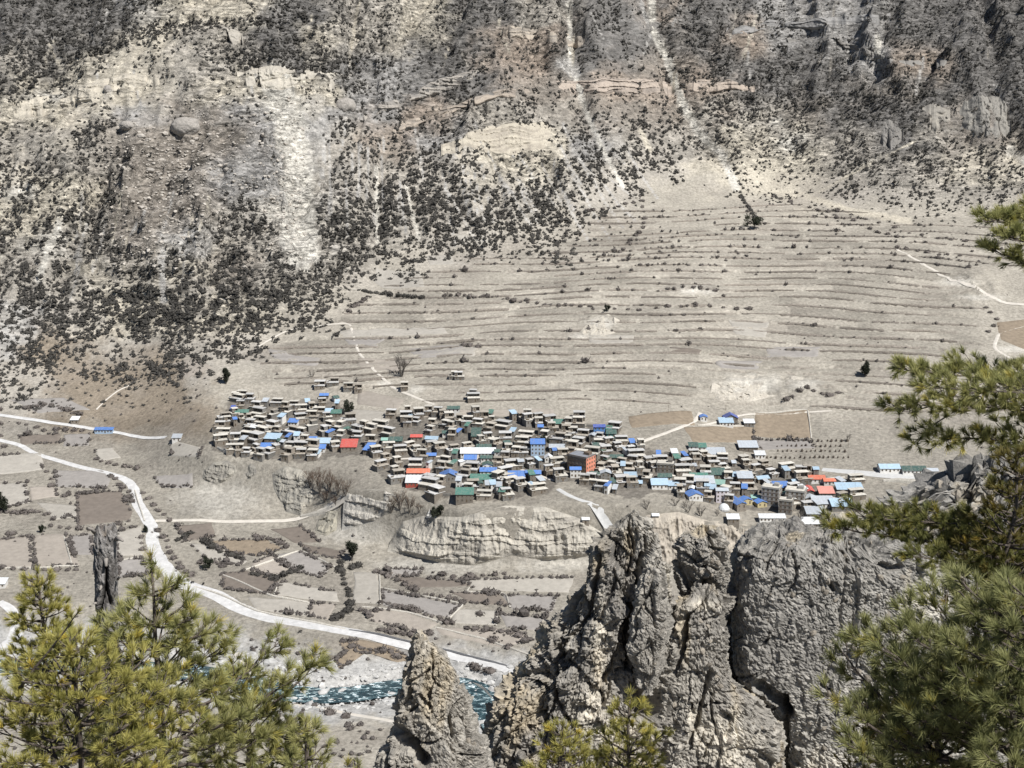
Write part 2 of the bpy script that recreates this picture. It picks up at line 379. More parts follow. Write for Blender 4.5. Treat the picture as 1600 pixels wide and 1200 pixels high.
# ------------------------------------------------------------------ ground kinds (soil, scree, rock, grass), laid on the land
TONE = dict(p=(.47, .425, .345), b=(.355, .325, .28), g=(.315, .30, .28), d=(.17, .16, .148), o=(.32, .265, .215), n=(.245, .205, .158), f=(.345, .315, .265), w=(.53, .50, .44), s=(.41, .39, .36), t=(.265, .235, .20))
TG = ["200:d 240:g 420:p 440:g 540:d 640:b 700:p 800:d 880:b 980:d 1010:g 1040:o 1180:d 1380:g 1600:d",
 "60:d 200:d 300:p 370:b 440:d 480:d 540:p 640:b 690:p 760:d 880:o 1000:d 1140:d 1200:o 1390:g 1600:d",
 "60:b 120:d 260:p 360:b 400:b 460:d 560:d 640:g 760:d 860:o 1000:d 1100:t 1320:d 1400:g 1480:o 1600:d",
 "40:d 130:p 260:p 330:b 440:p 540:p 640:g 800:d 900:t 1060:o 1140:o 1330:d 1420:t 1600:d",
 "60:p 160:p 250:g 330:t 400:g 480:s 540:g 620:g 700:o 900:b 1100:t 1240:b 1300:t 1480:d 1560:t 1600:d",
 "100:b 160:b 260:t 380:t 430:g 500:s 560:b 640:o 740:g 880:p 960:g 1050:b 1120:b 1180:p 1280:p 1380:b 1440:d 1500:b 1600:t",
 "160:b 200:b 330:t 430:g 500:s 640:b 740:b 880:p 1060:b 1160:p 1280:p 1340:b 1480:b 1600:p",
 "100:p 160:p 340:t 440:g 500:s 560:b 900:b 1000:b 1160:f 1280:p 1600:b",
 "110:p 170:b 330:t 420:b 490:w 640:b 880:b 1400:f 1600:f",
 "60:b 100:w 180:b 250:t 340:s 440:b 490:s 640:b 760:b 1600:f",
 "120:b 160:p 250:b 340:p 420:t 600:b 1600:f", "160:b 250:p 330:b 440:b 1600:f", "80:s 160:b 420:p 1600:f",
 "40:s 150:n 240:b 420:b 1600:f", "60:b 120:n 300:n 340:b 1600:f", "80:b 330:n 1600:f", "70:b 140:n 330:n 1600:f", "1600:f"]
DG = ["200:6 230:5 430:1 540:6 620:6 660:3 800:4 980:5 1030:3 1180:6 1230:4 1390:1 1440:5 1600:7",
 "100:5 230:6 300:4 370:4 470:8 540:3 620:5 690:3 800:3 1000:3 1040:3 1140:6 1390:2 1480:6 1600:5",
 "80:4 180:6 360:2 440:8 540:9 610:5 800:3 1040:3 1100:4 1210:8 1330:6 1470:4 1600:6",
 "50:6 120:3 360:1 440:2 540:2 620:3 800:3 1040:3 1100:5 1260:8 1420:5 1480:4 1600:6",
 "80:1 400:1 520:1 640:3 800:4 880:3 1060:4 1100:6 1480:7 1600:5",
 "110:3 180:6 240:2 360:0 440:1 500:0 620:5 740:5 880:2 970:7 1060:5 1120:6 1160:4 1360:4 1480:5 1600:4",
 "160:7 200:4 420:0 500:0 640:6 740:8 880:2 1060:9 1150:1 1200:6 1300:3 1600:7",
 "120:4 180:6 340:0 420:2 500:0 560:6 880:9 915:6 1000:5 1150:0 1260:4 1600:6",
 "80:4 170:7 260:1 340:2 420:5 500:0 890:9 930:3 1000:1 1380:0 1600:2",
 "60:5 120:3 180:7 240:2 330:1 440:6 485:2 690:8 780:6 900:5 940:1 1600:0",
 "100:4 160:1 260:5 340:7 460:8 560:7 600:4 660:2 1600:0", "60:7 160:5 440:9 550:7 570:2 1600:0", "60:5 100:7 200:6 420:9 490:5 520:2 1600:0",
 "60:6 160:6 240:4 300:8 400:6 430:1 1600:0", "40:4 100:5 220:3 300:8 340:2 1600:0", "100:2 300:1 1600:0", "100:1 280:1 1600:0"]
def parse(g, f):
    r = []
    for row in g:
        line = []; x = 0
        for tok in row.split():
            e, v = tok.split(':'); e = int(e)
            while x < e: line.append(f(v)); x += 10
        r.append(line[:160])
    return np.array(r, float)
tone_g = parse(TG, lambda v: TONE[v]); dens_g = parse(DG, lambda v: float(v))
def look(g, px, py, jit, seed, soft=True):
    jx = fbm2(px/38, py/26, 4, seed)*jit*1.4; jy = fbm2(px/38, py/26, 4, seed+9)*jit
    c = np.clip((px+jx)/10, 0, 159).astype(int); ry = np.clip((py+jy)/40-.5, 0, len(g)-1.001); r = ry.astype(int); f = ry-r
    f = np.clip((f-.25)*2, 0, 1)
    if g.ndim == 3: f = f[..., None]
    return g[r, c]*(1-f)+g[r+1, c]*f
tk = tone_g.copy()
for _ in range(2):
    tk[:, 1:-1] = (tone_g[:, :-2]+tone_g[:, 1:-1]*1.5+tone_g[:, 2:])/3.5; tone_g = tk.copy()
def poly_d(px, py, P):
    return seg_dist(px, py, np.array(P, float))
CHUTES = [([(432, 130), (452, 190), (463, 260), (468, 330), (470, 395)], 26, 'w'), ([(1017, 0), (1020, 45), (1042, 90), (1058, 140), (1085, 200), (1130, 245), (1150, 292)], 6.5, 'w'),
 ([(1000, -5), (1012, 38)], 3, 's'), ([(890, 0), (890, 70), (893, 100), (905, 140), (922, 190), (945, 240), (972, 292)], 4.2, 'w'), ([(880, 100), (895, 112)], 11, 's'), ([(562, 0), (552, 50), (546, 95)], 2.5, 'p'),
 ([(636, -5), (625, 60)], 3, 'p'), ([(672, 0), (640, 40), (600, 75)], 2.5, 'p'), ([(588, 262), (590, 380)], 3, 'w'), ([(634, 290), (655, 375)], 3, 'w'), ([(562, 225), (560, 310)], 2, 's'),
 ([(95, 345), (78, 385), (60, 440)], 5, 'w'), ([(1200, 288), (1262, 308), (1330, 330), (1420, 345)], 5, 'p'), ([(1432, 220), (1370, 250), (1280, 300)], 1.8, 'p'), ([(252, 390), (255, 470)], 6, 's'),
 ([(1580, 235), (1600, 250)], 8, 'w'), ([(1372, 60), (1372, 90)], 5, 'w'), ([(1555, 130), (1570, 160)], 3, 's'), ([(1000, 205), (1015, 235)], 4, 'p'), ([(700, 300), (745, 380)], 1.5, 's'), ([(770, 250), (790, 310)], 1.5, 's')]
WHITE = [(1180, 600, 62, 16), (1258, 600, 30, 10), (938, 505, 24, 12), (905, 525, 18, 6), (1090, 452, 45, 8), (1500, 440, 30, 8), (1530, 465, 40, 5), (648, 608, 22, 8), (1585, 545, 30, 6), (1240, 225, 28, 22), (1215, 190, 12, 10), (30, 300, 30, 18), (100, 150, 60, 14), (600, 600, 14, 5),
 (570, 800, 20, 14), (565, 832, 70, 22), (690, 884, 110, 16), (860, 882, 80, 16), (340, 780, 70, 34), (1050, 880, 40, 20)]
_rc = random.Random(77)
for _ in range(46):       # fine pale rills washed straight down the scrub slopes
    x_ = _rc.uniform(505, 985); y_ = _rc.uniform(190, 300); l_ = _rc.uniform(35, 95); dx_ = (x_-560)*.10+_rc.uniform(-4, 4); CHUTES.append(([(x_, y_), (x_+dx_*.5+_rc.uniform(-2, 2), y_+l_*.5), (x_+dx_*1.2, y_+l_)], _rc.uniform(.9, 1.7), 's'))
for _ in range(30):
    x_ = _rc.uniform(0, 1600); y_ = _rc.uniform(-5, 120); l_ = _rc.uniform(25, 70); dx_ = _rc.uniform(-22, 22); CHUTES.append(([(x_, y_), (x_+dx_*.4, y_+l_*.5), (x_+dx_, y_+l_)], _rc.uniform(.8, 1.6), _rc.choice('sbp')))
for _ in range(14):
    x_ = _rc.uniform(0, 330); y_ = _rc.uniform(290, 420); l_ = _rc.uniform(35, 90); dx_ = _rc.uniform(-28, -6); CHUTES.append(([(x_, y_), (x_+dx_*.4, y_+l_*.5), (x_+dx_, y_+l_)], _rc.uniform(1, 2.2), _rc.choice('sp')))
PX, PY = pxrow(), pyrow()
vis = YG > 540
tone = np.zeros((NY, NS, 3)) + np.array(TONE['b'])
vi = np.where(vis)[0]
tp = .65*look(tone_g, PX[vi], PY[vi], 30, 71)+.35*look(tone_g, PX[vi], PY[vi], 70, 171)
A = PX[vi]; B = PY[vi]
for P, wd, c in CHUTES:
    P = np.array(P, float); m = (A > P[:, 0].min()-50) & (A < P[:, 0].max()+50) & (B > P[:, 1].min()-40) & (B < P[:, 1].max()+40)
    d = poly_d(A[m], B[m], P); k = sstep(wd*1.25, wd*.7, d+fbm2(A[m]/8, B[m]/14, 2, 5)*wd*.5)[:, None]; tp[m] = tp[m]*(1-k)+np.array(TONE[c])*k
for cx, cy, rx, ry in WHITE:
    k = np.clip(1.5*np.exp(-((A-cx)/rx)**2-((B-cy)/ry)**2)-.35+.5*fbm2(A/12, B/9, 3, 77), 0, 1)[..., None]
    k = k*(np.exp(-((A-cx)/rx)**2-((B-cy)/ry)**2) > .12)[..., None]; tp = tp*(1-k)+np.array((.47, .44, .385))*k
# dry grass and grazing patches on the fan and the valley floor
gr = sstep(.15, .5, fbm2(X2[vi]/55, Y2[vi]/38, 4, 81))[..., None]*(1-MTN[vi])[..., None]*.38
tp = tp*(1-gr)+np.array(TONE['t'])*gr
_w = 70+90*_h(BI, BI*0+3, BI*0, 5); PL = np.floor((PX0+200*_h(BI, BI*0, BI*0, 7))/_w).astype(np.int64)
pt = _h(BI, PL, BI*0, 9); pf = (.80+.33*pt)[vi]; tp *= (1+(pf-1)*FAN[vi])[..., None]
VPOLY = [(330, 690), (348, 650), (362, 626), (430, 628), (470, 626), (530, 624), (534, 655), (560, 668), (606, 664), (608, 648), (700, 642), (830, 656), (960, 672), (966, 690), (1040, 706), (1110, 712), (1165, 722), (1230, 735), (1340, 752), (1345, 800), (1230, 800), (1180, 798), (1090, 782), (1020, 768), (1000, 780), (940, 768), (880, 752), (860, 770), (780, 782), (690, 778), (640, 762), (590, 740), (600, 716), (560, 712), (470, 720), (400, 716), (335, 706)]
def in_poly(A_, B_, P):
    c = np.zeros(A_.shape, bool)
    for (x0, y0), (x1, y1) in zip(P, P[1:]+P[:1]):
        if y0 != y1: c ^= ((y0 > B_) != (y1 > B_)) & (A_ < (x1-x0)*(B_-y0)/(y1-y0)+x0)
    return c
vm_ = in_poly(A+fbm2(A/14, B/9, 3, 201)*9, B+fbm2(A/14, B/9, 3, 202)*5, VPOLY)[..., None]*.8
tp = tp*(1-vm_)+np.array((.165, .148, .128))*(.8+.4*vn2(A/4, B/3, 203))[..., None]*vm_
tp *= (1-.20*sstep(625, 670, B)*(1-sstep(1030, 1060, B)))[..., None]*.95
edge = (sstep(.80, .93, BF)*FAN*sstep(.38, .55, vn2(PX0/16, BI*3.1, 63)))[vi][..., None]*.7; tp = tp*(1-edge)+np.array((.19, .165, .14))*edge
dRv = np.full(A.shape, 1e9); mm = (Y2[vi] > 600) & (Y2[vi] < 860); dRv[mm] = seg_dist(X2[vi][mm], Y2[vi][mm], riv)
k = sstep(55, 26, dRv+fbm2(A/20, B/12, 3, 83)*14)[..., None]; tp = tp*(1-k)+np.array((.36, .35, .33))*k
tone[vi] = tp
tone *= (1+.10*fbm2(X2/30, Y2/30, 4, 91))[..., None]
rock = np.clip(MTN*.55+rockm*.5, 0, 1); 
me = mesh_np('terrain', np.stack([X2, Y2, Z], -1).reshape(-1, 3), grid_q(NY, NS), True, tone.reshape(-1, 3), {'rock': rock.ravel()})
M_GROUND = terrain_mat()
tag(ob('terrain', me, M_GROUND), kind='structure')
# ------------------------------------------------------------------ river water, roads, paths
def strip(P, width, off, name, m, cross=4, noise=0., kind='structure', edge=0.):
    """a band draped on the ground along P (x, y); width in metres or a list along it"""
    P = np.asarray(P, float); n = len(P)
    T = np.gradient(P[:, :2], axis=0); T /= np.linalg.norm(T, axis=1)[:, None]+1e-9; Nn = np.stack([-T[:, 1], T[:, 0]], -1)
    wd = np.interp(np.linspace(0, 1, n), np.linspace(0, 1, len(np.atleast_1d(width))), np.atleast_1d(width))
    u = np.linspace(-.5, .5, cross+1)
    XY = P[:, None, :2]+Nn[:, None, :]*(u[None, :, None]*wd[:, None, None])
    if edge:
        e = fbm2(XY[..., 0]/6, XY[..., 1]/6, 3, 5)*edge*(np.abs(u) > .4)[None, :]; XY = XY+Nn[:, None, :]*e[..., None]
    z = hz(XY[..., 0], XY[..., 1]); zc = z.mean(1, keepdims=True)
    z = np.maximum(z*.4+zc*.6, z-0.05)+off+noise*fbm2(XY[..., 0], XY[..., 1], 2, 3)
    z[:, 0] -= off*1.8; z[:, -1] -= off*1.8
    V = np.concatenate([XY, z[..., None]], -1).reshape(-1, 3)
    return V, grid_q(n, cross+1)
def px_line(pts, step=6):
    G = ground([p[0] for p in pts], [p[1] for p in pts]); return resample(G, step)

def water_mat():
    m = bpy.data.materials.new('river_water'); t, b, o = nodes(m); L = t.links.new
    pos = N(t, 'ShaderNodeNewGeometry').outputs['Position']
    mp = N(t, 'ShaderNodeMapping'); mp.inputs['Scale'].default_value = (.16, .34, .3); L(pos, mp.inputs[0])
    n = N(t, 'ShaderNodeTexNoise', Scale=1., Detail=7, Roughness=.72, Distortion=1.2); L(mp.outputs[0], n.inputs['Vector'])
    r = N(t, 'ShaderNodeValToRGB'); L(n.outputs[0], r.inputs[0]); e = r.color_ramp.elements
    e[0].position = .36; e[0].color = (.008, .022, .03, 1); e[1].position = .62; e[1].color = (.85, .9, .9, 1)
    x = r.color_ramp.elements.new(.53); x.color = (.028, .062, .074, 1); x = r.color_ramp.elements.new(.57); x.color = (.22, .34, .36, 1)
    L(r.outputs[0], b.inputs['Base Color']); b.inputs['Roughness'].default_value = .25; b.inputs['Specular IOR Level'].default_value = .4
    bp = N(t, 'ShaderNodeBump', Strength=.8, Distance=1.); L(n.outputs[0], bp.inputs['Height']); L(bp.outputs[0], b.inputs['Normal'])
    return m
T = np.gradient(riv, axis=0); T /= np.linalg.norm(T, axis=1)[:, None]; Nn = np.stack([-T[:, 1], T[:, 0]], -1)
u = np.linspace(-10, 10, 13); XY = riv[:, None, :]+Nn[:, None, :]*u[None, :, None]
z = np.full(XY.shape[:2], .15)+fbm2(XY[..., 0]/9, XY[..., 1]/6, 3, 7)*.3
tag(ob('river', mesh_np('river', np.concatenate([XY, z[..., None]], -1).reshape(-1, 3), grid_q(len(riv), 13), True), water_mat()), kind='structure')

M_ROAD = mat('gravel_road', (.50, .49, .475), .22, .25, .95, .12, 1.5, coords='World')
M_PATH = mat('pale_dust_path', (.52, .48, .42), .15, .3, .95, .1, 1.5, coords='World')
M_CONC = mat('grey_concrete', (.46, .455, .44), .14, .5, .9, .05, 2., coords='World')
ROADS = [('road', [(-60, 680), (0, 687), (35, 695), (52, 708), (78, 715), (120, 728), (170, 739), (200, 749), (212, 765), (215, 785), (228, 805), (239, 822), (236, 845), (246, 868), (264, 892), (282, 910), (310, 919), (340, 928), (370, 948), (420, 965), (480, 975), (545, 986), (640, 1008), (720, 1027), (800, 1046), (900, 1072), (1000, 1098)], [5, 5.5, 6.5, 9, 11, 13, 13, 11, 10, 9, 8], M_ROAD),
 ('road', [(-60, 638), (0, 648), (70, 658), (140, 669), (200, 678), (260, 683)], [5, 5, 4], M_ROAD),
 ('road', [(243, 813), (290, 812), (370, 815), (430, 814), (490, 800), (528, 790), (541, 772)], [4, 4.5, 5], M_PATH),
 ('path', [(872, 764), (893, 777), (930, 797), (948, 815), (956, 832)], [4.2, 4.2, 4.2], M_CONC),
 ('path', [(370, 1020), (395, 1048), (440, 1092), (500, 1106), (600, 1124), (640, 1132)], [5, 4.5, 4], M_PATH),
 ('path', [(955, 702), (1000, 691), (1050, 673), (1088, 657), (1094, 645)], [4.5, 4, 4], M_PATH),
 ('path', [(398, 545), (450, 515), (545, 500), (560, 550), (590, 585), (625, 612), (680, 632)], [2.6, 2.6, 3], M_PATH),
 ('path', [(150, 640), (165, 625), (180, 612), (205, 600)], [2, 2], M_PATH),
 ('path', [(1300, 642), (1200, 648), (1170, 645), (1095, 664)], [2.4, 2.4], M_PATH),
 ('path', [(1400, 385), (1500, 440), (1560, 470), (1660, 480)], [3, 6, 8], M_PATH),
 ('path', [(1600, 510), (1560, 520), (1552, 545), (1600, 570)], [3, 4, 3], M_PATH),
 ('path', [(0, 940), (25, 955), (30, 985), (10, 1010), (-40, 1030)], [6, 9, 8], M_ROAD),
 ('path', [(1020, 760), (1040, 742), (1100, 745), (1180, 752), (1250, 752), (1320, 745)], [3, 3, 3], M_PATH),
 ('path', [(600, 720), (640, 715), (700, 712), (780, 722), (870, 752)], [2.5, 2.5, 2.5], M_PATH)]
for nm, P, wd, m in ROADS:
    V, Q = strip(px_line(P, 5), wd, .22, nm, m, 4, .03, edge=.45)
    tag(ob(nm, mesh_np(nm, V, Q, True), m), kind='structure')
# terrace pad of grey concrete beside the long buildings on the right
V, Q = strip(px_line([(1285, 733), (1330, 737), (1380, 742), (1475, 748)], 6), [7, 12, 16], .3, 'pad', M_CONC, 4)
tag(ob('concrete_terrace', mesh_np('pad', V, Q, True), M_CONC), kind='structure')

# ------------------------------------------------------------------ fields, each its own plot
M_FIELD = {'l': mat('field_light', (.335, .31, .27), .16, .25, .95, .15, 1., rand=.06, coords='World'), 'b': mat('field_beige', (.31, .275, .235), .16, .25, .95, .15, 1., rand=.08, coords='World'),
 'd': mat('field_brown', (.165, .14, .118), .18, .25, .95, .15, 1., rand=.08, coords='World'), 'g': mat('field_grey', (.265, .245, .225), .16, .25, .95, .15, 1., rand=.08, coords='World'), 'n': mat('field_dry_grass', (.235, .19, .14), .25, .3, .95, .2, 1., rand=.05, coords='World')}
FIELDS = [('l', [(0, 712), (62, 708), (67, 733), (12, 740), (-20, 742), (-30, 715)]), ('g', [(85, 736), (160, 736), (172, 750), (164, 763), (90, 760)]), ('b', [(47, 762), (84, 760), (92, 775), (50, 781)]), ('d', [(120, 772), (188, 768), (206, 800), (200, 812), (122, 820)]),
 ('l', [(-20, 757), (40, 755), (45, 785), (10, 793), (-30, 790)]), ('l', [(60, 786), (118, 790), (121, 806), (85, 812)]), ('b', [(-20, 846), (45, 838), (52, 885), (-30, 889)]), ('b', [(52, 838), (104, 836), (122, 882), (57, 888)]), ('g', [(110, 838), (143, 835), (145, 866), (116, 866)]),
 ('l', [(183, 832), (221, 822), (224, 866), (184, 869)]), ('g', [(184, 876), (222, 873), (232, 898), (188, 902)]), ('d', [(275, 822), (330, 817), (336, 838), (290, 845)]), ('d', [(30, 680), (92, 678), (95, 692), (35, 694)]), ('g', [(100, 680), (140, 678), (138, 695), (100, 697)]), ('l', [(148, 703), (175, 700), (188, 715), (155, 721)]),
 ('d', [(345, 896), (386, 893), (438, 908), (421, 928), (350, 920)]), ('l', [(441, 909), (526, 925), (528, 940), (433, 930)]), ('l', [(388, 934), (485, 941), (480, 962), (402, 953)]), ('b', [(487, 942), (522, 944), (512, 968), (482, 962)]), ('l', [(298, 850), (340, 852), (384, 876), (372, 884), (322, 872)]), ('n', [(322, 845), (415, 844), (440, 858), (404, 868), (345, 862)]),
 ('g', [(430, 868), (470, 862), (515, 886), (500, 902), (455, 890)]), ('b', [(395, 880), (425, 868), (450, 890), (430, 903), (392, 890)]), ('l', [(554, 895), (590, 896), (592, 943), (553, 941)]), ('g', [(598, 922), (720, 946), (698, 964), (600, 946)]), ('b', [(565, 955), (620, 953), (680, 974), (660, 990), (582, 970)]), ('d', [(607, 893), (665, 904), (725, 909), (731, 916), (642, 918)]),
 ('d', [(706, 926), (778, 929), (795, 946), (735, 941)]), ('l', [(716, 952), (780, 956), (774, 976), (704, 974)]), ('l', [(728, 906), (895, 902), (885, 925), (742, 921)]), ('g', [(602, 888), (660, 890), (652, 900), (612, 903)]), ('b', [(683, 981), (800, 984), (832, 1000), (790, 1010), (692, 992)]), ('g', [(783, 960), (852, 966), (842, 986), (792, 980)]), ('g', [(786, 930), (870, 932), (860, 955), (800, 952)]),
 ('n', [(530, 1004), (560, 1000), (610, 1008), (640, 1030), (620, 1034), (585, 1022), (552, 1018), (548, 1034), (532, 1044), (526, 1030), (540, 1018)]), ('d', [(425, 828), (470, 822), (498, 846), (462, 848)]), ('d', [(470, 850), (535, 862), (530, 874), (480, 862)]), ('n', [(985, 651), (1078, 643), (1084, 664), (990, 668)]), ('n', [(1182, 646), (1262, 641), (1267, 684), (1180, 680)]), ('n', [(1070, 668), (1176, 662), (1178, 690), (1085, 690)]), ('g', [(1180, 687), (1262, 687), (1272, 700), (1190, 702)]),
 ('l', [(590, 420), (655, 424), (662, 448), (600, 450), (585, 440)]), ('l', [(667, 400), (705, 398), (708, 412), (672, 414)]), ('l', [(712, 368), (758, 366), (762, 380), (722, 382)]), ('l', [(530, 518), (600, 514), (690, 512), (695, 521), (540, 526)]), ('g', [(540, 528), (600, 528), (590, 540), (545, 538)]), ('l', [(1140, 500), (1200, 505), (1195, 527), (1150, 522)]),
 ('d', [(1048, 543), (1095, 548), (1090, 553), (1048, 550)]), ('g', [(1120, 565), (1190, 565), (1180, 577), (1130, 575)]), ('g', [(1200, 545), (1280, 542), (1275, 557), (1200, 558)]), ('l', [(920, 520), (990, 525), (985, 538), (925, 540)]), ('g', [(640, 545), (720, 540), (735, 555), (650, 560)]), ('l', [(680, 545), (745, 540), (740, 556), (690, 557)]),
 ('b', [(560, 560), (640, 565), (620, 580), (560, 575)]), ('g', [(420, 545), (500, 560), (490, 572), (430, 560)]), ('l', [(540, 640), (610, 645), (605, 664), (545, 660)]), ('b', [(270, 570), (300, 560), (330, 575), (290, 590)]), ('g', [(20, 625), (100, 622), (140, 640), (60, 645)]), ('n', [(1560, 505), (1660, 495), (1670, 545), (1600, 545), (1565, 530)]), ('b', [(560, 610), (630, 625), (620, 640), (560, 632)]), ('b', [(640, 645), (770, 640), (860, 640), (860, 650), (650, 652)]), ('g', [(240, 745), (300, 740), (300, 760), (255, 762)]), ('l', [(265, 690), (315, 700), (310, 715), (270, 712)])]
def field_sheet(kind, P):
    G = ground([p[0] for p in P], [p[1] for p in P])[:, :2]
    c0 = G.mean(0); G = c0+(G-c0)*1.07; R = []
    for a_, b_ in zip(G, np.roll(G, -1, 0)):
        k_ = max(2, int(np.linalg.norm(b_-a_)/4)); R += [a_+(b_-a_)*q/k_ for q in range(k_)]
    R = np.array(R)
    R = R+np.stack([fbm2(R[:, 0]/7, R[:, 1]/7, 2, 3), fbm2(R[:, 0]/7, R[:, 1]/7, 2, 8)], -1)*1.1
    c = R.mean(0); rings = [R*(1-f)+c*f for f in (0, .04, .2, .4, .6, .8)]
    V = np.concatenate(rings+[c[None]]); n = len(R); Fs = []
    z = hz(V[:, 0], V[:, 1])+.28; z[:n] -= .7
    for k in range(len(rings)-1):
        for i in range(n):
            Fs.append((k*n+i, k*n+(i+1) % n, (k+1)*n+(i+1) % n)); Fs.append((k*n+i, (k+1)*n+(i+1) % n, (k+1)*n+i))
    k = len(rings)-1
    for i in range(n): Fs.append((k*n+i, k*n+(i+1) % n, len(V)-1))
    tag(ob('field', mesh_np('field', np.c_[V, z], Fs, True), M_FIELD[kind]), kind='structure')
for k_, P_ in FIELDS: field_sheet(k_, P_)

# ------------------------------------------------------------------ stone walls and terrace banks
M_WALL = mat('dry_stone', (.46, .43, .375), .3, 1.2, .95, .35, 2.5, rand=.1, coords='World')
M_BANK = mat('scrubby_bank', (.20, .175, .148), .45, .8, .95, .5, 1.6, rand=.2, coords='World')
def wall_mesh(P, h, wd, jag=.35, seed=0, taper=True):
    P = np.asarray(P)[:, :2]; n = len(P)
    T = np.gradient(P, axis=0); T /= np.linalg.norm(T, axis=1)[:, None]+1e-9; Nn = np.stack([-T[:, 1], T[:, 0]], -1)
    prof_ = [(-.5, -.6), (-.4, .55), (.0, 1.0), (.4, .65), (.5, -.6)]
    tt = np.linspace(0, 1, n); env = np.clip(np.minimum(tt, 1-tt)*8, .25, 1) if taper else np.ones(n)
    V = []
    for k, (a, b) in enumerate(prof_):
        q = P+Nn*(a*wd*(1+jag*fbm2(P[:, 0]/2.5+k*5, P[:, 1]/2.5, 2, seed)))[:, None]
        z = hz(P[:, 0], P[:, 1])*.5+hz(q[:, 0], q[:, 1])*.5+b*h*env*(1+jag*fbm2(P[:, 0]/3, P[:, 1]/3+k*3, 2, seed+4))
        z = np.convolve(np.pad(z, 4, mode='edge'), np.ones(9)/9, 'valid'); V.append(np.c_[q, z])
    V = np.stack(V, 1).reshape(-1, 3); Q = grid_q(n, len(prof_))
    return mesh_np('wall', V, Q, False)
WALLS = [([(182, 877), (226, 871)], 'pale stone wall between small fields, just right of the dead trunk'), ([(345, 897), (425, 932), (500, 945)], 'stone wall along the dark brown field above the road'), ([(436, 909), (428, 930)], 'short stone wall dividing the dark brown field from the pale one'), ([(593, 896), (594, 945)], 'stone wall right of the narrow grey field'),
 ([(595, 918), (680, 936), (725, 945), (720, 950), (702, 966)], 'stone wall round the long grey field below the cliff'), ([(566, 948), (640, 958), (700, 976)], 'stone wall with bushes above the road bend'), ([(733, 918), (728, 926), (790, 928), (797, 950)], 'stone wall round the dark field right of centre'), ([(470, 860), (520, 885), (535, 892)], 'crooked stone wall running up to the dark round tree'),
 ([(384, 890), (470, 860)], 'stone wall crossing the grey plots left of the dark round tree'), ([(210, 765), (217, 790), (226, 815)], 'pale kerb wall on the left of the road bend'), ([(300, 915), (345, 930), (400, 955), (540, 983)], 'low wall along the upper edge of the road'), ([(545, 984), (640, 1004), (720, 1023), (810, 1044)], 'dark low strip beside the straight road near the pinnacle'),
 ([(680, 980), (760, 1000), (830, 1024)], 'stone wall above the straight road'), ([(100, 838), (112, 882)], 'rubble wall between two beige fields left of the dead trunk'), ([(735, 1068), (755, 1080), (772, 1098)], 'curved retaining wall on the outer bank of the river bend'), ([(182, 640), (262, 640)], 'wall'), ([(1182, 645), (1262, 640), (1268, 686)], 'stone wall round the dry grass plot above the village'), ([(1090, 664), (1130, 667), (1170, 666)], 'pale wall below the blue roofed farm'), ([(0, 888), (57, 889), (122, 884)], 'rubble wall below two beige fields'), ([(340, 700), (352, 708), (385, 712), (400, 708)], 'grey retaining wall under the left end of the village'), ([(470, 808), (530, 790)], 'grey stone retaining wall under the pale side road'), ([(1380, 752), (1470, 758)], 'grey retaining wall under the concrete terrace')]
for P, lab in WALLS:
    if lab == 'wall': continue
    big = 'retaining' in lab
    me = wall_mesh(px_line(P, 1.6), 3.2 if big else 1.3, 1.6 if big else 1.3, .35, len(P))
    tag(ob('stone_wall', me, mat('dark_strip', (.12, .12, .125), .3, 1.2, .95, .3, 2.5, coords='World') if lab.startswith('dark') else M_WALL), lab, 'wall')  # the raised strip along the straight road gets a darker grey
# terrace banks across the fan of fields
rb = random.Random(3)
def foot_at(px): return float(np.interp(px, FOOT_X, FOOT_Y))
bank_n = 0; BANKS = {}; BANKG = []
for bi, y in enumerate(BANDS[1:-1]):
    x = 400+rb.uniform(0, 60)
    while x < 1580:
        ln = rb.choice([40, 60, 90, 140, 200])*rb.uniform(.7, 1.2)*(1.2 if y > 470 else .8); gap = rb.uniform(3, 28)
        xs = np.linspace(x, x+ln, max(3, int(ln/8))); ys = y+bow(xs, y+0*xs)+np.array([rb.uniform(-.15, .15) for _ in xs]); x += ln+gap
        xm = float(xs.mean()); ym = float(ys.mean())
        if any(ys[i] < foot_at(xs[i])+8 for i in range(len(xs))): continue
        if ym > 608 and xm < 1000 and ym > 596+(xm-330)*.09: continue
        if ym > 575 and 1060 < xm < 1340: continue
        if xm > 1480 and 420 < ym < 600: continue
        if ym > 560 and xm < 560 and rb.random() < .4: continue
        if rb.random() < .04: continue
        G = resample(ground(xs, ys), 2.0)
        if len(G) < 4: continue
        BANKG.append((ym, G)); me = wall_mesh(G, rb.uniform(.8, 1.7), rb.uniform(1.2, 2.4), .75, bank_n)
        zone = ('upper' if ym < 420 else 'middle' if ym < 520 else 'lower')+' '+('left' if xm < 800 else 'central' if xm < 1150 else 'right-hand')
        BANKS.setdefault(zone, []).append((ym, ob('terrace_bank', me, M_BANK)))
        bank_n += 1
ONES = ['', 'first', 'second', 'third', 'fourth', 'fifth', 'sixth', 'seventh', 'eighth', 'ninth', 'tenth', 'eleventh', 'twelfth', 'thirteenth', 'fourteenth', 'fifteenth', 'sixteenth', 'seventeenth', 'eighteenth', 'nineteenth', 'twentieth']
TENS = {20: 'twenty', 30: 'thirty', 40: 'forty', 50: 'fifty'}
def ordw(n): return ONES[n] if n <= 20 else TENS[n//10*10]+('-'+ONES[n % 10] if n % 10 else 'th')
for zone, L_ in BANKS.items():
    for i, (_, o) in enumerate(sorted(L_, key=lambda q: q[0])): tag(o, 'scrubby stone terrace bank, %s from the top among the %s fields above the village' % (ordw(i+1), zone), 'bank', 'terrace banks in the %s fields' % zone)
print('banks', bank_n)

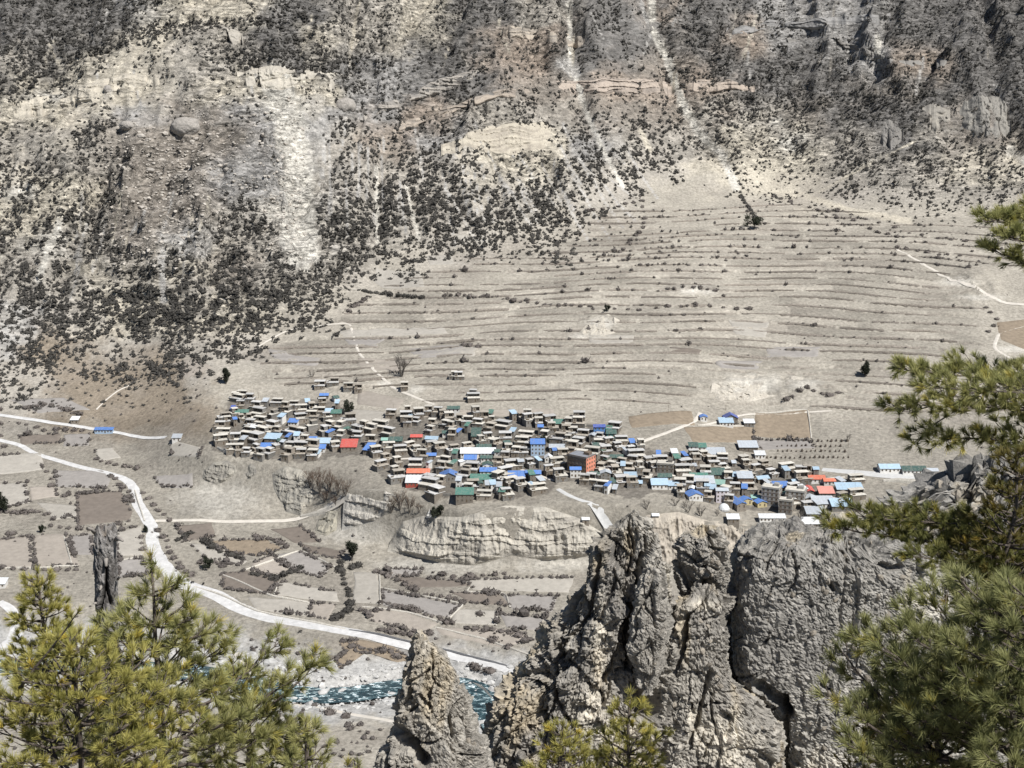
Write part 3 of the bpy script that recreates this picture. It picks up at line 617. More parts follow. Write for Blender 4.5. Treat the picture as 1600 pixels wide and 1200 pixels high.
# ------------------------------------------------------------------ cliffs under the village
M_CLIFF = mat('pale_cliff', (1, 1, 1), .22, .5, .95, .5, 1.2, attr='Col', coords='World')
def cliff(top, bot, name, seed, strata=1., nc=150, nr=60, bulge=2.5, tone_=(.46, .425, .36), dark=(.25, .23, .20), soft=False):
    nx = nc; t = np.linspace(0, 1, nx)
    def ev(P):
        P = np.array(P, float); d = np.r_[0, np.cumsum(np.linalg.norm(np.diff(P, axis=0), axis=1))]; d /= d[-1]
        return np.interp(t, d, P[:, 0]), np.interp(t, d, P[:, 1])
    A_ = ground(*ev(top)); B_ = ground(*ev(bot)); A_ = A_.copy(); A_[:, 2] += .1
    B_[:, 1] = np.minimum(B_[:, 1], A_[:, 1]-1.5)
    v = np.linspace(0, 1, nr)[:, None, None]
    base = A_[None]*(1-v)+B_[None]*v
    Pn = base.reshape(-1, 3)
    out = np.zeros((nr*nx, 3)); vv = np.repeat(v.ravel(), nx); tt = np.tile(t, nr)
    env = np.clip(np.minimum(tt, 1-tt)*9, 0, 1)*np.clip((1-vv)*6, 0, 1)*np.clip(vv*9, 0, 1)
    if soft:
        env = env*sstep(.0, .3, np.minimum(tt, 1-tt)+.12*fbm3(Pn, 9, 3, seed+12))*sstep(-.25, .2, fbm3(Pn*np.array([.6, 1, 1]), 26, 4, seed+13))*(.45+.55*np.clip(np.minimum(vv, 1-vv)*4, 0, 1))
        Pn = Pn-np.array([0, -1., 0])*((1-np.clip(env*3, 0, 1))*1.5)[:, None]
    n1 = fbm3(Pn, 14, 4, seed); cols = 1-np.abs(fbm3(Pn*np.array([1, 1, .12]), 5, 4, seed+7))*1.6
    lay = vn2(Pn[:, 2]*.55+fbm3(Pn, 22, 2, seed+3)*2.5, Pn[:, 0]*.012, seed+5); lay = (lay > .5)*.9+lay*.5
    n3 = fbm3(Pn, 2.6, 3, seed+2)
    disp = env*(bulge*(.9+.9*n1)+2.4*(cols-.75)*(1.6-strata)+strata*1.5*(lay-.6)+n3*1.0)
    out = Pn+np.array([0, -1., .12])*disp[:, None]
    cm = np.clip(.55+.5*n1+.5*(lay-.5)*strata+n3*.35+.25*fbm3(Pn*np.array([1, 1, .15]), 5, 3, seed+8), 0, 1)[:, None]
    col = np.array(dark)*(1-cm)+np.array(tone_)*cm
    if soft: col = col*.75+np.array((.30, .275, .24))*.25
    tag(ob(name, mesh_np(name, out, grid_q(nr, nx)[:, ::-1], False, col), M_CLIFF), kind='structure')
cliff([(610, 845), (630, 815), (660, 806), (720, 808), (790, 790), (850, 792), (905, 810), (945, 835)], [(605, 862), (640, 868), (690, 880), (740, 884), (800, 868), (850, 876), (900, 872), (950, 865)], 'cliff', 3, .6, 260, 76, 4.6)
cliff([(538, 768), (560, 764), (600, 766), (618, 775)], [(534, 830), (560, 822), (585, 815), (606, 800)], 'cliff', 9, 1.1, 80, 50, 1.6, (.44, .41, .36), (.25, .24, .22))
cliff([(425, 740), (445, 728), (475, 735), (490, 755)], [(428, 765), (447, 800), (470, 806), (492, 782)], 'cliff', 14, .4, 70, 60, 2.2, (.35, .325, .275), (.13, .125, .115))
cliff([(318, 735), (335, 722), (356, 720), (368, 728)], [(316, 748), (338, 758), (352, 752), (370, 738)], 'cliff', 21, .3, 60, 40, 2., (.36, .335, .28), (.14, .13, .12))
cliff([(384, 730), (392, 724), (400, 730)], [(383, 742), (392, 748), (401, 740)], 'cliff', 24, .3, 30, 24, 1.4, (.34, .32, .27), (.14, .13, .12))
cliff([(497, 812), (515, 793), (528, 800)], [(492, 832), (510, 838), (526, 828)], 'cliff', 27, .3, 40, 30, 1.6, (.37, .34, .27), (.17, .16, .14))
cliff([(985, 830), (1010, 805), (1060, 800), (1110, 815), (1160, 812), (1220, 818), (1300, 822), (1380, 825)], [(985, 880), (1020, 895), (1060, 890), (1110, 880), (1160, 876), (1220, 872), (1300, 876), (1380, 876)], 'cliff', 33, .1, 260, 60, 3.5, (.46, .41, .335), (.24, .21, .18))
cliff([(1112, 600), (1130, 590), (1180, 586), (1220, 584), (1255, 590)], [(1110, 618), (1135, 632), (1170, 628), (1215, 618), (1255, 606)], 'cliff', 39, .1, 110, 36, 1.6, (.50, .46, .39), (.36, .325, .275))
cliff([(905, 518), (920, 505), (950, 490), (968, 500)], [(903, 530), (920, 530), (950, 524), (970, 516)], 'cliff', 42, .1, 50, 24, 1.0, (.48, .44, .37), (.36, .325, .275))
RK = dict(strata=.9, bulge=4.)
for top, bot, sd, st, bl, tn, dk in [([(1135, 44), (1200, 34), (1290, 28), (1392, 18)], [(1135, 54), (1200, 48), (1290, 42), (1392, 34)], 51, 1.3, 7, (.24, .235, .23), (.11, .11, .11)),
  ([(560, 178), (620, 150), (690, 124), (770, 102)], [(562, 192), (622, 168), (692, 142), (770, 118)], 53, 1.2, 6, (.33, .30, .26), (.15, .14, .13)), ([(600, 205), (680, 172), (760, 145), (850, 130)], [(602, 216), (682, 186), (762, 160), (850, 142)], 55, 1.2, 5, (.36, .30, .24), (.17, .145, .125)),
  ([(870, 124), (960, 120), (1050, 128)], [(870, 150), (960, 150), (1050, 152)], 57, 1.2, 5, (.40, .33, .27), (.20, .165, .14)), ([(1065, 124), (1130, 124), (1180, 132)], [(1065, 150), (1130, 146), (1180, 145)], 59, 1.2, 5, (.38, .31, .25), (.19, .16, .135)),
  ([(780, 38), (840, 42), (920, 56)], [(780, 58), (840, 66), (920, 76)], 61, 1.3, 6, (.40, .34, .27), (.17, .15, .13)), ([(20, 168), (90, 138), (180, 118), (250, 112)], [(22, 190), (92, 172), (182, 150), (250, 134)], 63, .7, 6, (.52, .47, .38), (.30, .27, .22)), ([(325, 45), (350, 38), (378, 52)], [(328, 66), (352, 66), (380, 72)], 65, .2, 5, (.48, .44, .37), (.25, .23, .2)),
  ([(1495, 165), (1520, 150), (1560, 150), (1580, 165)], [(1495, 205), (1520, 215), (1560, 215), (1582, 210)], 67, .1, 8, (.27, .255, .225), (.12, .115, .108)), ([(1440, 165), (1462, 158), (1485, 168)], [(1438, 200), (1462, 208), (1486, 200)], 69, .1, 7, (.31, .285, .24), (.14, .13, .12)), ([(1370, 190), (1392, 184), (1412, 195)], [(1375, 225), (1394, 234), (1412, 222)], 71, .1, 5, (.20, .19, .175), (.12, .115, .11)),
  ([(690, 225), (760, 195), (860, 185)], [(692, 250), (762, 240), (862, 255)], 73, .9, 4, (.48, .43, .34), (.27, .235, .19)), ([(370, 112), (420, 104), (500, 108), (545, 118)], [(372, 132), (420, 138), (500, 140), (545, 140)], 75, .3, 6, (.52, .48, .40), (.30, .27, .23)), ([(1230, 60), (1300, 55), (1400, 95), (1480, 92)], [(1230, 66), (1300, 64), (1400, 106), (1480, 102)], 77, 1.2, 5, (.20, .19, .175), (.10, .095, .09)), ([(960, 30), (1000, 40), (1060, 30), (1120, 28)], [(960, 42), (1000, 54), (1060, 44), (1120, 40)], 79, 1.2, 5, (.20, .19, .175), (.12, .115, .11))]:
    wj = lambda P_, q: [(x_+rb.uniform(-3, 3), y_+rb.uniform(-q, q)) for (xa, ya), (xb, yb) in zip(P_[:-1], P_[1:]) for x_, y_ in [(xa+(xb-xa)*f, ya+(yb-ya)*f) for f in (0, .2, .4, .6, .8)]]+[P_[-1]]
    cliff(wj(top, 4), wj(bot, 5), 'cliff', sd, st, 150, 34, bl*.8, tn, dk, True)
# ------------------------------------------------------------------ shrubs
rg = np.random.default_rng(5)
IV1, IT1 = ico(1); IV2, IT2 = ico(2)
OV = np.array([(1, 0, 0), (-1, 0, 0), (0, 1, 0), (0, -1, 0), (0, 0, 1.), (0, 0, -1)]); OT = np.array([(0, 2, 4), (2, 1, 4), (1, 3, 4), (3, 0, 4), (2, 0, 5), (1, 2, 5), (3, 1, 5), (0, 3, 5)])
def clump_variants(n, tris, seed, leaf=.34, squash=.8, cv=None, ct=None):
    """small bushes: a dark core and many leaf sized faces through the crown"""
    r = np.random.default_rng(seed); out = []
    for k in range(n):
        cv_ = IV1 if cv is None else cv; core = cv_*((.62 if cv is None else .75)+.3*r.random((len(cv_), 1)))*np.array([1, 1, squash])
        V = [core]; T_ = [IT1 if ct is None else ct]; b = len(core)
        d = r.normal(size=(tris, 3)); d /= np.linalg.norm(d, axis=1)[:, None]; d[:, 2] = np.abs(d[:, 2])*1.1-.25
        c = d*(.55+.5*r.random((tris, 1)))*(.8+.35*np.sin(d[:, :1]*3+k))*np.array([1, 1, squash])
        a1 = r.normal(size=(tris, 3))*leaf; a2 = r.normal(size=(tris, 3))*leaf
        P = np.stack([c, c+a1, c+a2], 1).reshape(-1, 3); V.append(P); T_.append(np.arange(tris*3).reshape(-1, 3)+b)
        v = np.concatenate(V); v[:, 2] += .45; out.append((v, np.concatenate(T_)))
    return out
M_SHRUB = mat('dark_juniper_scrub', (.056, .052, .046), .4, .5, .95, coords='World')
M_TWIG = mat('bare_thorn_bush', (.115, .10, .09), .3, .6, .95, rand=.2, coords='World')
M_TWIG2 = mat('bare_thorn_scrub', (.10, .088, .08), .3, .6, .95, coords='World')
def scatter_mesh(name, P, R, variants, label, m, cat, sq=None):
    V = []; T_ = []; b = 0
    for p, r_ in zip(P, R):
        v, t = variants[rg.integers(len(variants))]; a = rg.random()*6.28; ca, sa = cos(a), sin(a)
        q = np.stack([v[:, 0]*ca-v[:, 1]*sa, v[:, 0]*sa+v[:, 1]*ca, v[:, 2]], -1)*r_*np.array([1, 1, .8+.4*rg.random()])
        V.append(q+p); T_.append(t+b); b += len(v)
    o = ob(name, mesh_np(name, np.concatenate(V), np.concatenate(T_)), m); tag(o, label, cat, kind='stuff'); return o
# hillside juniper scrub: too many to count
n = 170000
px = rg.uniform(-110, 1710, n); py = rg.uniform(-25, 640, n)
den = look(dens_g, np.clip(px, 5, 1595), np.clip(py, 0, 679), 26, 101)
clus = .22+1.5*np.clip(fbm2(px/24, py/20, 4, 105)+.27, 0, 1); strk = .45+1.1*sstep(-.25, .3, fbm2((px+py*.28)/7, py/60, 3, 107))
for P, wd, dv in [([(-20, 158), (60, 115), (130, 85), (200, 62), (260, 44), (330, 38), (400, 32), (450, 42)], 10, 9.5), ([(-20, 75), (100, 55), (170, 32), (250, 0)], 9, 9), ([(120, 207), (180, 190)], 7, 9), ([(380, 95), (460, 85), (540, 105)], 20, 10), ([(1140, 45), (1250, 38), (1390, 30)], 5, 5), ([(235, 480), (300, 470), (400, 460)], 18, 10), ([(232, 570), (290, 560)], 16, 10), ([(330, 545), (400, 535)], 8, 9), ([(1180, 165), (1300, 160), (1450, 150)], 14, 10)]:
    d = poly_d(px, py, P); den = np.where(d < wd*(1+.6*fbm2(px/20, py/12, 2, 3)), np.maximum(den, dv), den)
for P, wd, c in CHUTES:
    d = poly_d(px, py, P); den = np.where(d < wd*1.05+.6, den*.12, den)
sizepx = np.interp(py, [0, 250, 420, 600], [1.95, 2.4, 3.0, 3.2])*np.where(px > 1150, .8, 1.)
keep = rg.random(n) < np.clip((den/9)**1.3*clus*strk*1.95, 0, 1)*.62
px, py, sizepx, den = px[keep], py[keep], sizepx[keep], den[keep]
G = ground(px, py); R = sizepx*G[:, 1]/F*np.clip(rg.gamma(6, 1/6., len(px)), .4, 1.9)*(1+.2*(den > 8))
ok = G[:, 1] < 2040; G, R = G[ok], R[ok]
scatter_mesh('hillside_scrub', G-np.array([0, 0, .3])*R[:, None], R, clump_variants(10, 8, 3, .5, .8, OV, OT), 'dark juniper scrub dotted over the mountain slopes', M_SHRUB, 'scrub')
print('scrub', len(G))
# sparse low bushes and tufts over the fan and valley floor
n = 9000; px = rg.uniform(-100, 1700, n); py = rg.uniform(290, 1200, n)
inv = (py > np.interp(px, FOOT_X, FOOT_Y)+4)
pr = np.where(py < 420, .45, np.where(py < 640, .05, np.where(py > 985, 1.0, .13)))
pr = np.where((py > 600) & (py < 810) & (px > 330) & (px < 1400), .05, pr)
pr = np.where((py > 880) & (py < 1010) & (px < 160), .7, pr)*np.clip(.5+1.2*fbm2(px/40, py/30, 3, 9), .1, 2)
pr = np.where((py > 560) & (py < 660) & (px < 330), .6, pr)
keep = inv & (rg.random(n) < pr); px, py = px[keep], py[keep]
G = ground(px, py); R = rg.uniform(.5, 1.5, len(px))*np.where(py < 430, 1.5, np.where(py > 1095, 1.7, 1.1))
dd = seg_dist(G[:, 0], G[:, 1], riv); dd = np.minimum(dd, 999); ok = dd > 14
EX = []
for k_, P_ in FIELDS:
    if min(q[1] for q in P_) < 660: continue
    for (xa, ya), (xb, yb) in zip(P_, P_[1:]+P_[:1]):
        if rg.random() < .45: continue
        m_ = int(np.hypot(xb-xa, (yb-ya)*1.6)/3.2); f_ = np.linspace(0, 1, m_+2)
        for f in f_:
            if rg.random() < .7: EX.append((xa+(xb-xa)*f+rg.normal()*1.2, ya+(yb-ya)*f+rg.normal()*.8))
EX = np.array(EX); GE = ground(EX[:, 0], EX[:, 1])
BG = np.concatenate([g_[rg.random(len(g_)) < (.42 if ym_ < 430 else .13)*min(1, max(.1, 1.4*rg.random()))] for ym_, g_ in BANKG]); BG = BG+np.c_[rg.normal(size=(len(BG), 2))*.5, np.zeros(len(BG))]; BG[:, 2] = hz(BG[:, 0], BG[:, 1]); GE = np.concatenate([GE, BG]); G = np.concatenate([G, GE]); R = np.concatenate([R, rg.gamma(4, .32, len(GE))+.3]); ok = np.concatenate([ok, np.ones(len(GE), bool)])
road_pts = [px_line(P, 8) for _, P, _, _ in ROADS]
for rp in road_pts: ok &= seg_dist(G[:, 0], G[:, 1], rp) > 8
scatter_mesh('valley_scrub', G[ok]-np.array([0, 0, .15]), R[ok], clump_variants(6, 24, 13, .3, .7), 'low grey thorn scrub over the valley floor and fields', M_TWIG2, 'scrub')

# hedge bushes along field walls: individuals
VB = [mesh_np('bush', v, t) for v, t in clump_variants(7, 110, 23, .2, .85)]
for m_ in VB: m_.materials.append(M_TWIG)
VJ = [mesh_np('juniper_bush', v, t) for v, t in clump_variants(3, 110, 29, .2, 1.)]
for m_ in VJ: m_.materials.append(M_SHRUB)
HEDGES = [([(100, 775), (150, 768)], 6, 'hedge above the large brown field by the road'), ([(175, 745), (200, 770), (205, 785)], 7, 'hedge along the left of the road bend'), ([(0, 800), (30, 802), (60, 800), (80, 805)], 9, 'thick hedge at the left edge of the photo'), ([(80, 822), (140, 828), (175, 822), (200, 815)], 9, 'hedge below the large brown field'), ([(10, 835), (45, 840)], 4, 'hedge over the beige fields at far left'), ([(5, 888), (80, 890), (120, 892)], 8, 'hedge below the beige fields behind the left pines'),
 ([(66, 728), (78, 745), (80, 760)], 4, 'hedge by the leftmost pale field'), ([(220, 840), (224, 860)], 3, 'hedge left of the road above the pine tip'), ([(248, 830), (262, 850), (270, 870), (285, 890), (300, 900)], 10, 'hedge along the right of the road'), ([(225, 770), (240, 790), (255, 805), (265, 815)], 6, 'hedge between road and talus slope'), ([(310, 880), (325, 875), (350, 885)], 6, 'bush clump in the pale field below the junction'),
 ([(318, 846), (345, 862), (380, 875)], 9, 'dark hedge across the oval brown field'), ([(400, 838), (430, 845), (450, 855)], 7, 'hedge above the small grey plots'), ([(395, 898), (430, 906), (470, 888)], 9, 'hedge over the dark brown field'), ([(530, 880), (535, 905), (545, 925), (548, 945), (540, 960), (522, 968)], 16, 'hedge down the gully below the dark round tree'), ([(560, 885), (548, 890)], 3, 'bushes at the foot of the dark round tree'),
 ([(585, 893), (600, 900), (615, 905), (640, 920), (665, 928), (700, 933), (725, 942)], 13, 'hedge along the wall below the cliff'), ([(596, 942), (620, 948), (650, 955), (680, 965), (698, 968)], 11, 'hedge below the long grey field'), ([(598, 985), (620, 990), (640, 994)], 6, 'hedge above the straight road left of the pinnacle'), ([(672, 990)], 1, 'single round bush above the straight road by the pinnacle'), ([(690, 970), (705, 975)], 3, 'bushes at the corner of the pale field'), ([(730, 982), (755, 985), (780, 985), (810, 993)], 7, 'hedge above the brownish field beside the fin'), ([(690, 898), (720, 903), (760, 900), (790, 895)], 7, 'bushes at the foot of the talus'),
 ([(300, 835), (280, 845)], 3, 'bushes by the dark oval plot'), ([(470, 1085), (500, 1112), (540, 1120)], 4, 'bushes beside the riverside path'), ([(395, 1015), (440, 1020), (480, 1025), (520, 1030)], 8, 'bushes on the gravel above the river'), ([(550, 1010), (580, 1015), (615, 1020), (625, 1030)], 9, 'brown bushes between road and river'), ([(748, 960), (770, 1000), (795, 1012)], 4, 'bushes along the straight road right of the pinnacle'), ([(740, 1042), (765, 1048)], 4, 'bushes above the river bend'),
 ([(40, 637), (85, 633), (105, 640), (125, 650)], 10, 'thicket above the upper road'), ([(30, 660), (70, 672), (130, 673)], 8, 'hedge below the upper road'), ([(150, 718), (190, 728), (215, 732)], 7, 'bushes above the road left of the talus'), ([(0, 640), (0, 665), (5, 700)], 4, 'bushes at far left by the road'), ([(565, 455), (600, 460), (625, 462), (660, 465)], 13, 'dark hedge at the mountain foot'), ([(545, 485), (560, 475), (575, 465)], 6, 'bushes below the mountain foot'), ([(695, 462), (740, 463), (775, 463)], 9, 'hedge on the upper terraces left of centre'),
 ([(792, 468), (815, 472), (850, 476), (895, 478), (930, 482)], 13, 'long bush row across the terraces'), ([(960, 482), (1000, 484), (1050, 478), (1090, 478), (1170, 484)], 11, 'long bush row right of the pale mound'), ([(725, 540), (745, 542)], 3, 'bushes on the terraces above the village'), ([(1000, 305), (1006, 330), (1008, 352), (990, 372), (967, 395)], 13, 'bush line down the upper fan'), ([(905, 332), (950, 325), (1000, 315)], 9, 'bush line at the head of the fan'), ([(1155, 300), (1165, 318), (1178, 335), (1180, 348)], 12, 'dark thicket below the ravine mouth'), ([(1195, 305), (1240, 318), (1280, 328), (1330, 345), (1360, 358), (1400, 372)], 16, 'diagonal bush line across the upper right fan'), ([(1310, 330), (1360, 345), (1420, 365), (1480, 375), (1530, 378)], 11, 'upper diagonal bush line at right'), ([(1400, 385), (1450, 395), (1500, 402)], 7, 'bush line near the right-hand bough'), ([(1540, 480), (1560, 500), (1545, 520)], 5, 'bushes on the pale scarp at right'), ([(1030, 455), (1075, 448), (1110, 452), (1130, 462)], 9, 'bushes on the pale patch in the fan'), ([(1230, 625), (1260, 605), (1290, 620), (1310, 615)], 8, 'bushes on the badland scarp above the village')]
nb = 0
HN = sum(h[1] for h in HEDGES); print('hedge bushes', HN)
for pts, cnt, lab in HEDGES:
    P = np.array(pts, float)
    if len(P) > 1:
        d = np.r_[0, np.cumsum(np.linalg.norm(np.diff(P, axis=0), axis=1))]; t = np.linspace(0, d[-1], cnt)+rg.uniform(-2, 2, cnt)
        qx = np.interp(t, d, P[:, 0])+rg.uniform(-2, 2, cnt); qy = np.interp(t, d, P[:, 1])+rg.uniform(-1.5, 1.5, cnt)
    else: qx, qy = P[:, 0], P[:, 1]
    G = ground(qx, qy)
    vert = np.ptp(qy)*1.3 > np.ptp(qx); G = G[np.argsort(qy if vert else qx)]
    for bi, p in enumerate(G):
        dark = 'dark' in lab; r_ = rg.uniform(2.0, 4.0)*(1.12 if 'thick' in lab or 'dark' in lab else 1)
        o = ob('bush', (VJ if dark else VB)[nb % (3 if dark else 7)], None, None, (p[0], p[1], p[2]-.3*r_), rg.random()*6)
        o.scale = (r_*rg.uniform(.9, 1.4), r_, r_*rg.uniform(.75, 1.05)); nb += 1
        tag(o, ('%s bush from the %s in the ' % (ordw(bi+1), 'top' if vert else 'left') if len(G) > 1 else '')+lab, 'bush', lab if len(G) > 1 else None)

# loose stones: landslide debris and the river bed
SV = []
for k in range(6):
    v = IV1*(1+.35*rg.normal(size=(len(IV1), 1))*.6)*np.array([1.2, .9, .6]); SV.append((v, IT1))
n = 9000; px = rg.uniform(140, 480, n); py = rg.uniform(130, 430, n)
dn = np.exp(-((px-270)/95)**2-((py-270)/90)**2)+.7*np.exp(-((px-440)/35)**2-((py-290)/110)**2)+.5*np.exp(-((px-230)/60)**2-((py-390)/40)**2)
kp = rg.random(n) < dn*.6; G = ground(px[kp], py[kp]); R = np.minimum(rg.gamma(1.6, .5, len(G)), 2.3)*np.where(rg.random(len(G)) < .03, 1.6, 1)+.3
scatter_mesh('landslide_stones', G, R, SV, 'pale stones strewn over the old landslide on the mountain', mat('landslide_stone', (.40, .365, .32), .35, .15, .95, coords='World'), 'stones')
n = 3200; i = rg.integers(0, len(riv)-1, n); sd = np.where(rg.random(n) < .5, -1, 1)*np.abs(rg.normal(14, 7, n)); tx = riv[i]+Nn[i]*sd[:, None]+rg.normal(size=(n, 2))*4
G = np.c_[tx, np.maximum(hz(tx[:, 0], tx[:, 1]), -.6)]; R = rg.gamma(1.5, .42, n)+.2
scatter_mesh('river_boulders', G, R, SV, 'grey boulders lining the river bed', mat('river_boulder', (.42, .41, .39), .3, .2, .9, coords='World'), 'boulders')
M_BOULD = mat('slope_rock', (.30, .275, .245), .35, .6, .95, .5, .8, coords='World')
def boulder(px, py, wpx, hpx, lab, seed):
    g = ground(px, py)[0]; r = wpx*g[1]/F/2; V, T_ = ico(4); V = V*np.array([1, .8, hpx/wpx*1.2])*r
    V = V*(1+.22*fbm3(V+seed*31., r*.8, 4, seed)+.10*np.round(fbm3(V+seed, r*.4, 2, seed+3)*3)/3)[:, None]
    tag(ob('boulder', mesh_np('boulder', V, T_, False), M_BOULD, None, g-np.array([0, 0, r*.1])), lab, 'boulder')
boulder(290, 198, 46, 26, 'huge brown boulder lying on the old landslide', 3)
boulder(168, 140, 12, 12, 'small pale boulder on the light slope at upper left', 5)
boulder(200, 195, 30, 12, 'flat grey rock slab left of the huge brown boulder', 8)
boulder(235, 265, 14, 6, 'pale flat stone below the huge brown boulder', 11)
boulder(345, 275, 12, 7, 'pale angular stone right of the landslide centre', 15)
boulder(540, 165, 34, 22, 'dark rock knob right of the pale scree chute', 19)

# ------------------------------------------------------------------ trees of the valley
M_BARK = mat('grey_bark', (.12, .105, .09), .3, 2., .95, .05, 6.)
M_CROWN = mat('juniper_crown', (.030, .034, .022), .35, .8, .95)
M_BARE = mat('bare_twigs', (.135, .12, .105), .3, .8, .95)
def leafy(n, shape, leaf, seed):
    r = np.random.default_rng(seed); c = shape(r, n); a1 = r.normal(size=(n, 3))*leaf; a2 = r.normal(size=(n, 3))*leaf
    return np.stack([c, c+a1, c+a2], 1).reshape(-1, 3), np.arange(n*3).reshape(-1, 3)
def juniper(px, py, hpx, wpx, lab, seed, conic=.0):
    g = ground(px, py)[0]; h = hpx*g[1]/F; r0 = wpx*g[1]/F/2
    e = empty('juniper_tree', g-np.array([0, 0, .2])); tag(e, lab, 'tree')
    m = MB(); m.tube([(0, 0, 0), (.05*h, 0, h*.45), (0, 0, h*.9)], [h*.045, h*.03, h*.008]); 
    for k in range(5):
        a = k*1.26+seed; m.tube([(0, 0, h*(.2+.1*k)), (cos(a)*r0*.6, sin(a)*r0*.6, h*(.35+.1*k))], [h*.015, h*.005], 5)
    ob('trunk', m.mesh('trunk'), M_BARK, e)
    def shp(r, n):
        out = []
        blobs = [(0, 0, .5, .8)]+[(r.normal()*.38, r.normal()*.38, r.uniform(.22, .9), r.uniform(.35, .6)) for _ in range(13)]
        for i in range(n):
            b = blobs[r.integers(len(blobs))]; tz = b[2]; taper = 1-conic*tz
            d = r.normal(size=3); d /= np.linalg.norm(d); d *= b[3]*(.6+.4*r.random()**.5)
            out.append(((b[0]*taper+d[0]*.62*taper)*r0, (b[1]*taper+d[1]*.62*taper)*r0, max(.08, tz+d[2]*.3)*h))
        return np.array(out)
    V, T_ = leafy(1500, shp, h*.05, seed); ob('crown', mesh_np('crown', V, T_), M_CROWN, e)
def bare_tree(px, py, hpx, wpx, lab, seed, stems=5, m=None):
    g = ground(px, py)[0]; h = hpx*g[1]/F; r0 = wpx*g[1]/F/2; r = random.Random(seed)
    e = empty('bare_tree', g-np.array([0, 0, .2])); tag(e, lab, 'tree')
    tr = MB(); tw = MB()
    def grow(p, d, L, rad, lev):
        q = p+d*L; mid = (p+q)/2+np.array([r.uniform(-1, 1), r.uniform(-1, 1), 0])*L*.06
        (tr if lev < 2 else tw).tube([p, mid, q], [rad, rad*.8, rad*.55], 5 if lev < 2 else 3)
        if lev >= 4: return
        for _ in range(4 if lev < 3 else 5):
            f = r.uniform(.35, 1); s = p+d*L*f
            nd = d+np.array([r.uniform(-1, 1), r.uniform(-1, 1), r.uniform(-.1, .7)])*.75; nd /= np.linalg.norm(nd)
            grow(s, nd, L*r.uniform(.45, .65), rad*.5, lev+1)
    for k in range(stems):
        a = k*2*pi/stems+r.random(); d = np.array([cos(a)*r0/h*.9, sin(a)*r0/h*.9, 1.]); d /= np.linalg.norm(d)
        grow(np.array([cos(a)*.3, sin(a)*.3, 0]), d, h*.5, max(.1, h*.02), 1)
    ob('trunk', tr.mesh('trunk'), M_BARK, e); ob('crown', tw.mesh('crown'), m or M_BARE, e)
juniper(550, 876, 37, 24, 'tall dark conifer standing below the cliffs beside the gully hedge', 3, .25)
juniper(545, 645, 21, 24, 'round dark juniper at the top edge of the village', 5)
juniper(685, 812, 26, 22, 'dark juniper beside the small white stupa on the cliff edge', 8)
juniper(1352, 588, 27, 18, 'lone dark tree on the terraces right of the badland scarp', 11, .2)
juniper(353, 600, 26, 20, 'dark juniper on the slope above the left end of the village', 14, .4)
juniper(1178, 357, 22, 30, 'big dark tree at the head of the fan below the ravine', 17)
juniper(849, 694, 17, 16, 'dark juniper among the flat roofs behind the tall hotel', 20)
juniper(325, 888, 22, 26, 'dark juniper in the pale field right of the road', 23, .3)
juniper(948, 486, 12, 12, 'small dark juniper on top of the pale mound in the terraces', 26, .3)
juniper(66, 832, 16, 12, 'small dark juniper left of the dead trunk', 29, .4)
juniper(228, 832, 14, 10, 'small dark juniper at the left edge of the road', 32, .4)
juniper(4, 800, 34, 26, 'dark conifers at the left edge of the photo', 35, .3)
bare_tree(628, 588, 44, 34, 'large leafless grey tree on the terraces above the village', 2, 6)
bare_tree(488, 590, 16, 18, 'small leafless round tree above the village by the path', 4, 5)
bare_tree(700, 466, 14, 20, 'pale leafless bush tree on the upper terraces', 6, 5)
for k, (x, y_, h_, w_) in enumerate([(485, 762, 40, 20), (500, 770, 48, 24), (515, 768, 44, 24), (528, 772, 36, 24), (540, 775, 34, 26), (508, 784, 28, 24), (525, 790, 26, 24), (625, 796, 40, 26), (640, 800, 34, 24), (612, 800, 30, 18), (655, 800, 22, 24)]):
    bare_tree(x, y_, h_, w_, ('leafless tree in the brown thicket in the ravine below the village' if k < 7 else 'leafless tree in the thicket below the wide orange-red roof'), 40+k, 4, mat('bare_brown_twigs', (.115, .085, .065), .3, .8, .95)); 
for k, (x, y_, h_, w_, l) in enumerate([(1068, 735, 18, 20, 'leafless tree among the flat roofs right of the hotel'), (1075, 800, 26, 30, 'leafless tree on the slope below the blue gabled roof'), (1055, 790, 22, 26, 'leafless tree in the gully left of the blue gabled roof'), (1095, 806, 26, 26, 'leafless tree below the silver dome'), (1120, 806, 16, 22, 'low leafless bush under the silver dome'), (1248, 822, 34, 16, 'slender leafless tree beside the white roofed shed'), (1290, 812, 24, 26, 'leafless tree in front of the grey metal roofs'), (1180, 662, 9, 18, 'low brown bush beside the blue roofed farm'), (760, 742, 14, 12, 'leafless shrub between roofs in the village centre'), (612, 680, 12, 14, 'leafless shrub at the field above the dark green roofs'), (1010, 795, 20, 16, 'leafless tree on the slope above the concrete path'), (685, 660, 10, 12, 'leafless shrub among the upper roofs'), (1325, 690, 16, 8, 'thin leafless poplar above the orchard')]):
    bare_tree(x, y_, h_, w_, l, 70+k, 4)
for key, grp in (('brown thicket in the ravine', 'leafless thicket trees in the ravine'), ('below the wide orange-red roof', 'leafless thicket trees below the orange-red roof')):
    L_ = sorted([o for o in bpy.data.objects if o.name.startswith('bare_tree') and key in o.get('label', '')], key=lambda o: o.location.x/o.location.y)
    for i, o in enumerate(L_): o['group'] = grp; o['label'] = ordw(i+1)+' '+o['label'].replace('leafless tree in', 'leafless tree from the left in')
